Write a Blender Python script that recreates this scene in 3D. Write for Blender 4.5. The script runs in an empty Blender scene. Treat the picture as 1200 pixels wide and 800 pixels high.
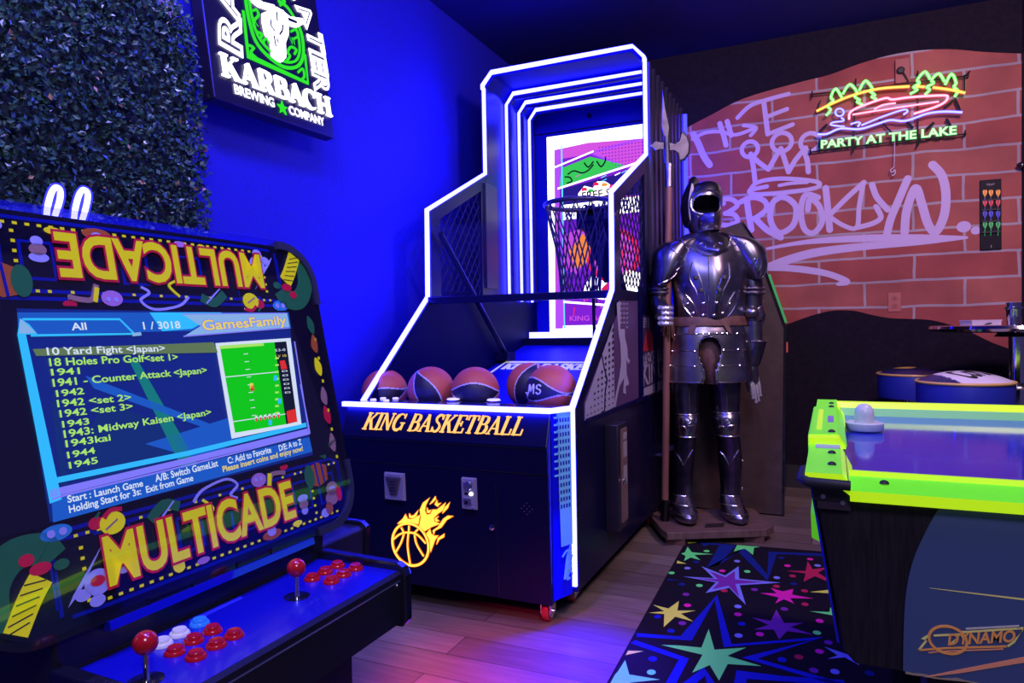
import bpy, bmesh, math, random
import numpy as np
from mathutils import Vector
from mathutils.bvhtree import BVHTree
random.seed(7)
SC = bpy.context.scene
COL = SC.collection
# ------------------------------------------------------------------ camera
F = 820.0; H = 1.15
PITCH, ROLL, YAW = math.radians(1.076), math.radians(-0.999), math.radians(24.5)
def _cam():
    cp, sp = math.cos(PITCH), math.sin(PITCH)
    fwd = np.array([0, cp, -sp]); up = np.array([0, sp, cp]); r = np.array([1., 0, 0])
    c, s = math.cos(ROLL), math.sin(ROLL)
    r2 = c*r + s*up; u2 = -s*r + c*up
    R = np.array([[math.cos(YAW), -math.sin(YAW), 0], [math.sin(YAW), math.cos(YAW), 0], [0, 0, 1]])
    return R@r2, R@u2, R@fwd
CR, CU, CW = _cam()
C0 = np.array([0, 0, H])
cd = bpy.data.cameras.new('camera'); cam = bpy.data.objects.new('camera', cd); COL.objects.link(cam)
cd.sensor_width = 36; cd.lens = F/1200*36; cd.clip_start = .02
from mathutils import Matrix
cam.matrix_world = Matrix(((CR[0], CU[0], -CW[0], 0), (CR[1], CU[1], -CW[1], 0), (CR[2], CU[2], -CW[2], H), (0, 0, 0, 1)))
SC.camera = cam
# ------------------------------------------------------------------ world, view, lamps
vs = SC.view_settings; vs.view_transform = 'Standard'; vs.look = 'None'; vs.gamma = 1; vs.use_curve_mapping = False
vs.exposure = 0.0
W = bpy.data.worlds.new('dim_room_light'); SC.world = W; W.use_nodes = True
W.node_tree.nodes['Background'].inputs[0].default_value = (.17, .13, .45, 1)
W.node_tree.nodes['Background'].inputs[1].default_value = .22
def lamp(name, kind, loc, tgt, power, col, size=.3, **k):
    l = bpy.data.lights.new(name, kind); l.energy = power; l.color = col
    if kind == 'AREA': l.shape = 'DISK'; l.size = size
    elif kind == 'SPOT': l.spot_size = k.get('spot', 1.2); l.spot_blend = .8; l.shadow_soft_size = size
    else: l.shadow_soft_size = size
    o = bpy.data.objects.new(name, l); COL.objects.link(o); o.location = loc
    d = Vector(tgt) - Vector(loc); o.rotation_euler = d.to_track_quat('-Z', 'Y').to_euler()
    return o
LS_STRIP = 60.0       # LED strip strength
lamp('mural_spotlight', 'AREA', (.9, 2.3, 3.0), (.45, 5.27, 2.1), 80, (1, .62, .78), .5)
lamp('ceiling_lamp', 'AREA', (.1, 1.2, 3.05), (-.5, 4.2, .3), 17, (.72, .60, 1), .6)
lamp('rear_ceiling_lamp', 'AREA', (.7, -.5, 2.9), (.4, 2.5, .5), 42, (.72, .66, 1), .8)
lamp('blue_wall_washer', 'AREA', (-1.0, 1.9, 3.05), (-2.15, 2.2, 1.6), 30, (.03, .03, 1), .4)
lamp('hedge_fill_light', 'AREA', (-1.1, .9, 3.0), (-2.1, 1.5, 1.9), 55, (.30, .27, 1), .3)  # unseen fill light added to brighten the boxwood
lamp('blue_down_light', 'SPOT', (-.55, .95, 3.05), (-.95, .95, .6), 330, (.02, .02, 1), .1, spot=.75)
lamp('blue_floor_fill', 'SPOT', (-.84, 2.58, .60), (-.80, 2.25, 0), 130, (.003, .003, 1), .05, spot=1.15)  # added spot, boosts the LED strip's blue pool on the floor
lamp('red_floor_lamp', 'SPOT', (-1.15, 1.75, .55), (-1.0, 2.0, 0), 34, (1, .02, .12), .05, spot=1.6)
# ------------------------------------------------------------------ rays: a photograph pixel onto a real plane
def ray(x, y): return CW + CR*(x-600)/F - CU*(y-400)/F
def PZ(x, y, z=0.): d = ray(x, y); return C0 + d*(z-H)/d[2]
def PY(x, y, c): d = ray(x, y); return C0 + d*c/d[1]
def PX(x, y, c): d = ray(x, y); return C0 + d*c/d[0]
def PD(x, y, d): return C0 + ray(x, y)*d
def V3(*a): return np.array(a, float)
def nrm(v): v = np.array(v, float); return v/np.linalg.norm(v)
# ------------------------------------------------------------------ materials
def pm(name, col, rough=.5, metal=0., spec=.5, coat=0., em=None, es=0.):
    m = bpy.data.materials.new(name); m.use_nodes = True
    b = m.node_tree.nodes['Principled BSDF']
    b.inputs['Base Color'].default_value = (*col, 1); b.inputs['Roughness'].default_value = rough
    b.inputs['Metallic'].default_value = metal; b.inputs['Specular IOR Level'].default_value = spec
    b.inputs['Coat Weight'].default_value = coat; b.inputs['Coat Roughness'].default_value = .05
    if em: b.inputs['Emission Color'].default_value = (*em, 1); b.inputs['Emission Strength'].default_value = es
    return m
def em(name, col, s=1.):
    m = bpy.data.materials.new(name); m.use_nodes = True; nt = m.node_tree
    nt.nodes.clear(); o = nt.nodes.new('ShaderNodeOutputMaterial'); e = nt.nodes.new('ShaderNodeEmission')
    e.inputs[0].default_value = (*col, 1); e.inputs[1].default_value = s
    nt.links.new(e.outputs[0], o.inputs[0]); return m
def glassy(name, col, tr=.9, rough=.02, ecol=None, es=0.):
    m = bpy.data.materials.new(name); m.use_nodes = True; nt = m.node_tree; nt.nodes.clear()
    N = nt.nodes.new; o = N('ShaderNodeOutputMaterial'); mx = N('ShaderNodeMixShader'); t = N('ShaderNodeBsdfTransparent')
    t.inputs[0].default_value = (*col, 1); mx.inputs[0].default_value = 1-tr
    if ecol: g = N('ShaderNodeEmission'); g.inputs[0].default_value = (*ecol, 1); g.inputs[1].default_value = es
    else: g = N('ShaderNodeBsdfGlossy'); g.inputs[0].default_value = (1, 1, 1, 1); g.inputs[1].default_value = rough
    nt.links.new(t.outputs[0], mx.inputs[1]); nt.links.new(g.outputs[0], mx.inputs[2]); nt.links.new(mx.outputs[0], o.inputs[0])
    return m
def nodes(m): return m.node_tree, m.node_tree.nodes['Principled BSDF']
def noisy(m, scale, c1, c2, detail=4, bump=0., rough=None, stretch=None):
    nt, b = nodes(m); N = nt.nodes.new; L = nt.links.new
    tc = N('ShaderNodeTexCoord'); mp = N('ShaderNodeMapping'); L(tc.outputs['Object'], mp.inputs[0])
    if stretch: mp.inputs['Scale'].default_value = stretch
    n = N('ShaderNodeTexNoise'); n.inputs['Scale'].default_value = scale; n.inputs['Detail'].default_value = detail
    L(mp.outputs[0], n.inputs[0]); r = N('ShaderNodeValToRGB')
    r.color_ramp.elements[0].position = .3; r.color_ramp.elements[1].position = .7
    r.color_ramp.elements[0].color = (*c1, 1); r.color_ramp.elements[1].color = (*c2, 1)
    L(n.outputs[0], r.inputs[0]); L(r.outputs[0], b.inputs['Base Color'])
    if bump:
        bp = N('ShaderNodeBump'); bp.inputs['Strength'].default_value = bump; bp.inputs['Distance'].default_value = .01
        L(n.outputs[0], bp.inputs['Height']); L(bp.outputs[0], b.inputs['Normal'])
    return m
# ------------------------------------------------------------------ mesh builder
class MB:
    def __init__(s): s.v = []; s.f = []; s.m = []
    def face(s, pts, m=0):
        i = len(s.v); s.v += [tuple(map(float, p)) for p in pts]; s.f.append(tuple(range(i, i+len(pts)))); s.m.append(m)
    def grid(s, rows, close=False, m=0, keep=None):
        i = len(s.v); n = len(rows[0])
        for r in rows: s.v += [tuple(map(float, p)) for p in r]
        for a in range(len(rows)-1):
            for b in range(n if close else n-1):
                if keep and not keep(a, b): continue
                c = (b+1) % n
                s.f.append((i+a*n+b, i+a*n+c, i+(a+1)*n+c, i+(a+1)*n+b)); s.m.append(m)
    def box(s, lo, hi, m=0, M=None):
        x0, y0, z0 = lo; x1, y1, z1 = hi
        p = [V3(x, y, z) for z in (z0, z1) for y in (y0, y1) for x in (x0, x1)]
        if M is not None: p = [M(q) for q in p]
        i = len(s.v); s.v += [tuple(map(float, q)) for q in p]
        for f in ((0, 1, 3, 2), (4, 5, 7, 6), (0, 1, 5, 4), (2, 3, 7, 6), (0, 2, 6, 4), (1, 3, 7, 5)):
            s.f.append(tuple(i+k for k in f)); s.m.append(m)
        return s
    def poly(s, lo, hi, m=0, cap=True):      # prism between two point loops
        n = len(lo); i = len(s.v); s.v += [tuple(map(float, p)) for p in list(lo)+list(hi)]
        for k in range(n): s.f.append((i+k, i+(k+1) % n, i+n+(k+1) % n, i+n+k)); s.m.append(m)
        if cap: s.f.append(tuple(range(i+n-1, i-1, -1))); s.m.append(m); s.f.append(tuple(range(i+n, i+2*n))); s.m.append(m)
        return s
    def tube(s, pts, r, n=8, m=0, close=False, cap=True):
        pts = [np.array(p, float) for p in pts]; k = len(pts); rows = []; up = None
        for i, p in enumerate(pts):
            a = pts[(i-1) % k] if (close or i > 0) else p; b = pts[(i+1) % k] if (close or i < k-1) else p
            t = b-a; L = np.linalg.norm(t); t = t/L if L > 1e-9 else V3(0, 0, 1)
            if up is None: up = np.cross(t, V3(0, 0, 1) if abs(t[2]) < .9 else V3(1, 0, 0)); up = nrm(up)
            up = up - t*(up@t); up = nrm(up) if np.linalg.norm(up) > 1e-6 else nrm(np.cross(t, V3(.3, .5, .8)))
            w = np.cross(t, up); rr = r[i] if isinstance(r, (list, tuple)) else r
            rows.append([p + rr*(math.cos(q)*up + math.sin(q)*w) for q in [2*math.pi*j/n for j in range(n)]])
        if close: rows.append(rows[0])
        s.grid(rows, True, m)
        if cap and not close: s.face(rows[0][::-1], m); s.face(rows[-1], m)
        return s
    def lathe(s, prof, c, n=32, m=0, ax=None, cap=True):     # prof: (radius, height) about an axis
        c = np.array(c, float); a = nrm(ax) if ax is not None else V3(0, 0, 1)
        u = nrm(np.cross(a, V3(1, 0, 0) if abs(a[0]) < .9 else V3(0, 1, 0))); w = np.cross(a, u)
        rows = [[c + a*h + r*(math.cos(q)*u+math.sin(q)*w) for q in [2*math.pi*j/n for j in range(n)]] for r, h in prof]
        s.grid(rows, True, m)
        if cap:
            if prof[0][0] > 1e-5: s.face(rows[0][::-1], m)
            if prof[-1][0] > 1e-5: s.face(rows[-1], m)
        return s
    def cyl(s, a, b, r, n=20, m=0):
        a = np.array(a, float); b = np.array(b, float); L = np.linalg.norm(b-a)
        return s.lathe([(r, 0), (r, L)], a, n, m, (b-a)/L)
    def ball(s, c, r, n=24, m=0, S=(1, 1, 1)):
        c = np.array(c, float); rows = []
        for i in range(n//2+1):
            t = math.pi*i/(n//2); rr = max(math.sin(t), 1e-4)
            rows.append([c + V3(S[0]*r*rr*math.cos(q), S[1]*r*rr*math.sin(q), S[2]*r*math.cos(t)) for q in [2*math.pi*j/n for j in range(n)]])
        s.grid(rows, True, m); return s
class Pl:                                    # a real plane: origin, in-plane axes, normal
    def __init__(s, o, U, V): s.o = np.array(o, float); s.U = nrm(U); s.V = nrm(V); s.N = np.cross(s.U, s.V)
    def px(s, x, y): d = ray(x, y); p = C0 + d*((s.o-C0)@s.N)/(d@s.N); return np.array([(p-s.o)@s.U, (p-s.o)@s.V])
    def w(s, q, h=0.): return s.o + s.U*q[0] + s.V*q[1] + s.N*h
    def wp(s, x, y, h=0.): return s.w(s.px(x, y), h)
def ribbon2(pts, wd, taper=None):            # outline of a 2D stroke
    P = [np.array(p, float) for p in pts]; n = len(P); l = []; r = []
    for i in range(n):
        a = P[max(i-1, 0)]; b = P[min(i+1, n-1)]; t = b-a; t = t/(np.linalg.norm(t)+1e-12)
        q = np.array([-t[1], t[0]]); w = (wd[i] if isinstance(wd, (list, tuple)) else wd)/2
        if 0 < i < n-1:
            t0 = P[i]-P[i-1]; t0 = t0/(np.linalg.norm(t0)+1e-12); w = w/max(.5, abs(t0@t))
        l.append(P[i]+q*w); r.append(P[i]-q*w)
    return l, r
def stroke(mb, pl, pts, wd, h0=0., h1=.004, m=0, close=False):
    pts = list(pts)
    if close: pts = pts + [pts[0]]
    l, r = ribbon2(pts, wd); n = len(l)
    rows = [[pl.w(l[i], h0), pl.w(l[i], h1), pl.w(r[i], h1), pl.w(r[i], h0)] for i in range(n)]
    mb.grid(rows, True, m); mb.face(rows[0], m); mb.face(rows[-1][::-1], m)
def flat(mb, pl, pts, h=.002, m=0, th=0.):
    if th: mb.poly([pl.w(p, h) for p in pts], [pl.w(p, h+th) for p in pts], m)
    else: mb.face([pl.w(p, h) for p in pts], m)
def flatpx(mb, pl, pts, h=.002, m=0, th=0.): flat(mb, pl, [pl.px(*p) for p in pts], h, m, th)
def smooth(pts, k=6, close=False):           # Catmull-Rom
    P = [np.array(p, float) for p in pts]; n = len(P); out = []
    for i in range(n if close else n-1):
        g = (lambda j: P[j % n]) if close else (lambda j: P[min(max(j, 0), n-1)])
        a, b, c, d = g(i-1), g(i), g(i+1), g(i+2)
        for t in [j/k for j in range(k)]:
            out.append(.5*((2*b)+(c-a)*t+(2*a-5*b+4*c-d)*t*t+(3*b-a-3*c+d)*t**3))
    if not close: out.append(P[-1])
    return out
ORG = {}
def obj(name, mb, mats, parent=None, label=None, sm=40, bevel=0., origin=None, kind=None, solid=0.):
    me = bpy.data.meshes.new(name)
    v = np.array(mb.v, float); lo, hi = v.min(0), v.max(0)
    o0 = np.array(origin, float) if origin is not None else V3((lo[0]+hi[0])/2, (lo[1]+hi[1])/2, lo[2])
    me.from_pydata((v-o0).tolist(), [], mb.f)
    for m in (mats if isinstance(mats, (list, tuple)) else [mats]): me.materials.append(m)
    me.polygons.foreach_set('material_index', mb.m)
    bm = bmesh.new(); bm.from_mesh(me)
    bmesh.ops.remove_doubles(bm, verts=bm.verts, dist=1e-6)
    bmesh.ops.recalc_face_normals(bm, faces=bm.faces); bm.to_mesh(me); bm.free()
    me.polygons.foreach_set('use_smooth', [sm > 0]*len(me.polygons))
    if sm > 0: me.set_sharp_from_angle(angle=math.radians(sm))
    o = bpy.data.objects.new(name, me); COL.objects.link(o)
    ORG[o.name] = o0
    if parent is not None: o.parent = parent; o.location = o0 - ORG[parent.name]
    else: o.location = o0
    if label: o['label'] = label
    if kind: o['kind'] = kind
    if solid: md = o.modifiers.new('solid', 'SOLIDIFY'); md.thickness = solid; md.offset = -1
    if bevel:
        md = o.modifiers.new('bevel', 'BEVEL'); md.width = bevel; md.segments = 2; md.limit_method = 'ANGLE'
    return o
def thing(name, loc, label, cat, group=None):
    o = bpy.data.objects.new(name, None); COL.objects.link(o); o.location = loc; o.empty_display_size = .1
    ORG[o.name] = np.array(loc, float); return tag(o, label, cat, group)
def tag(o, label, cat, group=None):
    o['label'] = label; o['category'] = cat
    if group: o['group'] = group
    return o
# text in the built-in font, laid on a plane between two points of its baseline
def glyph_mesh(s, off=0., bevel=0., res=4):
    cu = bpy.data.curves.new('t', 'FONT'); cu.body = s; cu.size = 1; cu.offset = off; cu.resolution_u = res
    if bevel: cu.fill_mode = 'NONE'; cu.bevel_depth = bevel; cu.bevel_resolution = 1
    t = bpy.data.objects.new('t', cu); COL.objects.link(t)
    dg = bpy.context.evaluated_depsgraph_get(); me = bpy.data.meshes.new_from_object(t.evaluated_get(dg))
    v = [tuple(p.co) for p in me.vertices]; f = [tuple(p.vertices) for p in me.polygons]
    bpy.data.objects.remove(t); bpy.data.curves.remove(cu); bpy.data.meshes.remove(me)
    return np.array(v), f
_gb = {}
def text(mb, pl, s, a, b, hgt, h=.003, m=0, off=0., bevel=0., shear=0., flip=1, th=0.):
    if s not in _gb: v, _ = glyph_mesh(s); _gb[s] = (v[:, 0].min(), v[:, 0].max())
    x0, x1 = _gb[s]; v, f = glyph_mesh(s, off, bevel)
    a = np.array(a, float); b = np.array(b, float); L = np.linalg.norm(b-a); u = (b-a)/L; w = np.array([-u[1], u[0]])*flip
    i = len(mb.v)
    for p in v:
        yy = p[1]/.7; q = a + u*((p[0]-x0)/(x1-x0)*L + shear*yy*hgt) + w*yy*hgt
        mb.v.append(tuple(pl.w(q, h + (p[2]*hgt if bevel else 0))))
    for g in f: mb.f.append(tuple(i+k for k in g)); mb.m.append(m)
    if th:
        j = len(mb.v); mb.v += [tuple(np.array(mb.v[i+k])-pl.N*th) for k in range(j-i)]
def textpx(mb, pl, s, p, q, hpx, **k):
    a = pl.px(*p); b = pl.px(*q); u = (b-a)/np.linalg.norm(b-a)
    # height: from pixels at the middle of the line
    mx, my = (p[0]+q[0])/2, (p[1]+q[1])/2; c = pl.px(mx, my); d = pl.px(mx, my-hpx)
    text(mb, pl, s, a, b, abs((d-c)@np.array([-u[1], u[0]])), **k)
# slab-serif letters built of strokes (unit cap height)
def arc(cx, cy, rx, ry, a0, a1, n=14): return [(cx+rx*math.cos(math.radians(a0+(a1-a0)*i/n)), cy+ry*math.sin(math.radians(a0+(a1-a0)*i/n))) for i in range(n+1)]
_T = .2; _t = .085
def _sf(x, y, w=.36): return ([(x-w/2, y), (x+w/2, y)], _t)
SERIF = {
 'K': (.95, [([(.2, 0), (.2, 1)], _T), ([(.25, .42), (.78, .98)], _t), ([(.42, .6), (.78, .02)], _T), _sf(.2, .04), _sf(.2, .96), _sf(.76, .96, .3), _sf(.8, .04, .32)]),
 'I': (.42, [([(.21, 0), (.21, 1)], _T), _sf(.21, .04), _sf(.21, .96)]),
 'N': (.98, [([(.18, 0), (.18, 1)], _t), ([(.16, .97), (.8, .03)], _T), ([(.8, 0), (.8, 1)], _t), _sf(.18, .04, .3), _sf(.14, .96, .24), _sf(.8, .96, .3)]),
 'G': (.98, [(arc(.5, .5, .38, .46, 45, 345), [.06]+[.1]*3+[.2]*8+[.1]*2+[.08]), ([(.84, .05), (.84, .45)], .15), _sf(.8, .45, .34), ([(.82, .98), (.82, .7)], _t)]),
 'B': (.84, [([(.2, 0), (.2, 1)], _T), ([(.1, .96), (.45, .96)]+arc(.48, .75, .2, .21, 90, -90, 8)+[(.25, .54)], [.08]*4+[.2]*5+[.08]*3), ([(.25, .52), (.5, .52)]+arc(.52, .28, .24, .24, 90, -90, 8)+[(.06, .04)], [.08]*4+[.2]*5+[.08]*3)]),
 'A': (.98, [([(.16, .02), (.47, .98)], _t), ([(.45, .98), (.8, .02)], _T), ([(.27, .32), (.68, .32)], _t), _sf(.16, .04, .3), _sf(.82, .04, .34)]),
 'S': (.74, [(smooth([(.64, .8), (.5, .95), (.3, .94), (.16, .78), (.26, .6), (.5, .46), (.62, .28), (.52, .08), (.3, .05), (.1, .2)], 3), .15), ([(.64, .98), (.64, .7)], _t), ([(.1, .02), (.1, .3)], _t)]),
 'E': (.84, [([(.2, 0), (.2, 1)], _T), ([(.06, .96), (.74, .96)], _t), ([(.72, .98), (.72, .74)], _t), ([(.2, .52), (.5, .52)], _t), ([(.5, .66), (.5, .38)], _t), ([(.06, .04), (.78, .04)], _t), ([(.76, .02), (.76, .28)], _t)]),
 'T': (.84, [([(.42, 0), (.42, 1)], _T), ([(.04, .96), (.8, .96)], _t), ([(.06, .98), (.06, .72)], _t), ([(.78, .98), (.78, .72)], _t), _sf(.42, .04)]),
 'L': (.8, [([(.2, 0), (.2, 1)], _T), _sf(.2, .96), ([(.06, .04), (.74, .04)], _t), ([(.72, .02), (.72, .34)], _t)]),
 'R': (.92, [([(.2, 0), (.2, 1)], _T), ([(.1, .96), (.45, .96)]+arc(.48, .73, .22, .23, 90, -90, 8)+[(.25, .5)], [.08]*4+[.2]*5+[.08]*3), ([(.5, .5), (.72, .03)], _T), _sf(.2, .04), _sf(.76, .04, .28)]),
 'C': (.88, [(arc(.48, .5, .38, .46, 48, 312), [.06]+[.1]*3+[.2]*7+[.1]*3+[.06]), ([(.78, .98), (.78, .68)], _t)]),
 'H': (1.0, [([(.2, 0), (.2, 1)], _T), ([(.8, 0), (.8, 1)], _T), ([(.2, .52), (.8, .52)], .1), _sf(.2, .04), _sf(.2, .96), _sf(.8, .04), _sf(.8, .96)]),
 ' ': (.4, [])}
def serif(mb, pl, s, a, b, hgt, h0=0., h1=.004, m=0, shear=0., fat=1.):
    tot = sum(SERIF[c][0] for c in s); a = np.array(a, float); b = np.array(b, float)
    L = np.linalg.norm(b-a); u = (b-a)/L; w = np.array([-u[1], u[0]]); sx = L/tot; x = 0.; k = 0
    for c in s:
        adv, st = SERIF[c]
        for pts, wd in st:
            P = [a+u*((x+p[0])*sx+shear*p[1]*hgt)+w*p[1]*hgt for p in pts]; sc = (sx+hgt)/2*fat; k += 1
            stroke(mb, pl, P, [q*sc for q in wd] if isinstance(wd, list) else wd*sc, h0, h1+.0001*(k % 5), m)
        x += adv
def bvh_of(o):
    me = o.data; off = ORG[o.name]
    return BVHTree.FromPolygons([tuple(np.array(v.co)+off) for v in me.vertices], [tuple(p.vertices) for p in me.polygons])
def hit(b, x, y, lift=.002):
    d = ray(x, y); d = d/np.linalg.norm(d); r = b.ray_cast(Vector(C0), Vector(d))
    if r[0] is None: return None
    n = np.array(r[1]); n = n if n@d < 0 else -n
    return np.array(r[0]) + n*lift
XAX, YAX, ZAX = V3(1, 0, 0), V3(0, 1, 0), V3(0, 0, 1)
# ================================================================== common materials
M_BLACK = pm('black_laminate', (.012, .011, .016), .38)
M_BLACKG = pm('black_gloss', (.010, .010, .014), .12, coat=.6)
M_RUB = pm('black_rubber', (.012, .012, .014), .6)
M_CHROME = pm('chrome', (.82, .82, .86), .09, 1.)
M_STEEL = pm('brushed_steel', (.55, .55, .6), .3, 1.)
M_RED = pm('red_plastic', (.62, .008, .012), .18, coat=.5)
M_WHITE = pm('white_plastic', (.78, .78, .82), .3)
M_YELP = pm('yellow_paint', (.85, .72, .02), .4)
M_REDP = pm('red_paint', (.62, .02, .05), .4)
YW, XL, ZC = 5.27, -2.2, 3.147
# ================================================================== setting
def m_floor():
    m = pm('wood_plank_floor', (.3, .2, .15), .42, spec=.75); nt, b = nodes(m); N = nt.nodes.new; L = nt.links.new
    tc = N('ShaderNodeTexCoord'); br = N('ShaderNodeTexBrick'); br.offset = .37
    L(tc.outputs['Object'], br.inputs[0]); br.inputs['Scale'].default_value = 1
    br.inputs['Brick Width'].default_value = 1.15; br.inputs['Row Height'].default_value = .15
    br.inputs['Mortar Size'].default_value = .0025; br.inputs['Mortar'].default_value = (.05, .035, .03, 1)
    br.inputs['Color1'].default_value = (.135, .095, .085, 1); br.inputs['Color2'].default_value = (.26, .20, .18, 1)
    mp = N('ShaderNodeMapping'); mp.inputs['Scale'].default_value = (2.2, 26, 1); L(tc.outputs['Object'], mp.inputs[0])
    ns = N('ShaderNodeTexNoise'); ns.inputs['Scale'].default_value = 2.2; ns.inputs['Detail'].default_value = 6; L(mp.outputs[0], ns.inputs[0])
    mx = N('ShaderNodeMixRGB'); mx.blend_type = 'MULTIPLY'; mx.inputs[0].default_value = .7
    r = N('ShaderNodeValToRGB'); r.color_ramp.elements[0].color = (.55, .52, .5, 1); r.color_ramp.elements[0].position = .3
    r.color_ramp.elements[1].color = (1.1, 1.08, 1.05, 1); r.color_ramp.elements[1].position = .7
    L(ns.outputs[0], r.inputs[0]); L(br.outputs[0], mx.inputs[1]); L(r.outputs[0], mx.inputs[2]); L(mx.outputs[0], b.inputs['Base Color'])
    return m
def m_brick():
    m = pm('painted_brick', (.4, .1, .08), .75); nt, b = nodes(m); N = nt.nodes.new; L = nt.links.new
    tc = N('ShaderNodeTexCoord'); wn = N('ShaderNodeTexNoise'); wn.inputs['Scale'].default_value = 2.6; L(tc.outputs['Object'], wn.inputs[0])
    ad = N('ShaderNodeVectorMath'); ad.operation = 'MULTIPLY_ADD'; ad.inputs[1].default_value = (.035, .0, .035); L(wn.outputs['Color'], ad.inputs[0])
    sp = N('ShaderNodeSeparateXYZ'); cb = N('ShaderNodeCombineXYZ'); L(tc.outputs['Object'], ad.inputs[2]); L(ad.outputs[0], sp.inputs[0])
    L(sp.outputs['X'], cb.inputs['X']); L(sp.outputs['Z'], cb.inputs['Y'])
    br = N('ShaderNodeTexBrick'); L(cb.outputs[0], br.inputs[0]); br.inputs['Scale'].default_value = 1
    br.inputs['Brick Width'].default_value = .57; br.inputs['Row Height'].default_value = .165; br.inputs['Mortar Size'].default_value = .009
    br.inputs['Mortar Smooth'].default_value = .3; br.inputs['Mortar'].default_value = (.36, .30, .36, 1)
    br.inputs['Color1'].default_value = (.30, .05, .05, 1); br.inputs['Color2'].default_value = (.36, .095, .08, 1)
    n2 = N('ShaderNodeTexNoise'); n2.inputs['Scale'].default_value = 3.5; n2.inputs['Detail'].default_value = 5; L(tc.outputs['Object'], n2.inputs[0])
    r = N('ShaderNodeValToRGB'); r.color_ramp.elements[0].position = .3; r.color_ramp.elements[1].position = .72
    r.color_ramp.elements[0].color = (.6, .56, .58, 1); r.color_ramp.elements[1].color = (1.15, 1.2, 1.1, 1)
    mx = N('ShaderNodeMixRGB'); mx.blend_type = 'MULTIPLY'; mx.inputs[0].default_value = .8
    L(n2.outputs[0], r.inputs[0]); L(br.outputs[0], mx.inputs[1]); L(r.outputs[0], mx.inputs[2]); L(mx.outputs[0], b.inputs['Base Color'])
    return m
M_WALLB = noisy(pm('black_wall_paint', (.03, .025, .03), .85, spec=.08), 40, (.009, .007, .015), (.014, .011, .021), bump=.1)
M_WALLL = noisy(pm('blue_wall_paint', (.004, .005, .30), .7), 60, (.0015, .002, .27), (.002, .0025, .33), bump=.15)
M_CEIL = pm('dark_ceiling_paint', (.004, .004, .10), .85)
def slab(name, lo, hi, mat): return obj(name, MB().box(lo, hi), mat, kind='structure', sm=0)
slab('floor', (XL-.2, -1.5, -.08), (2.2, YW+.2, 0), m_floor())
slab('ceiling', (XL-.2, -1.5, ZC), (2.2, YW+.2, ZC+.1), M_CEIL)
slab('wall_left', (XL-.12, -1.5, 0), (XL, YW, ZC), M_WALLL)
wall_back = slab('wall_back', (XL-.12, YW, 0), (2.2, YW+.12, ZC), M_WALLB)
slab('baseboard_back', (-.95, YW-.016, 0), (2.2, YW, .16), pm('black_baseboard', (.018, .015, .022), .5))
slab('trim_1', (1.088, YW-.07, 0), (1.22, YW, ZC), pm('dark_corner_post', (.012, .01, .016), .6))
WB = Pl((0, YW, 0), XAX, ZAX)
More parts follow.
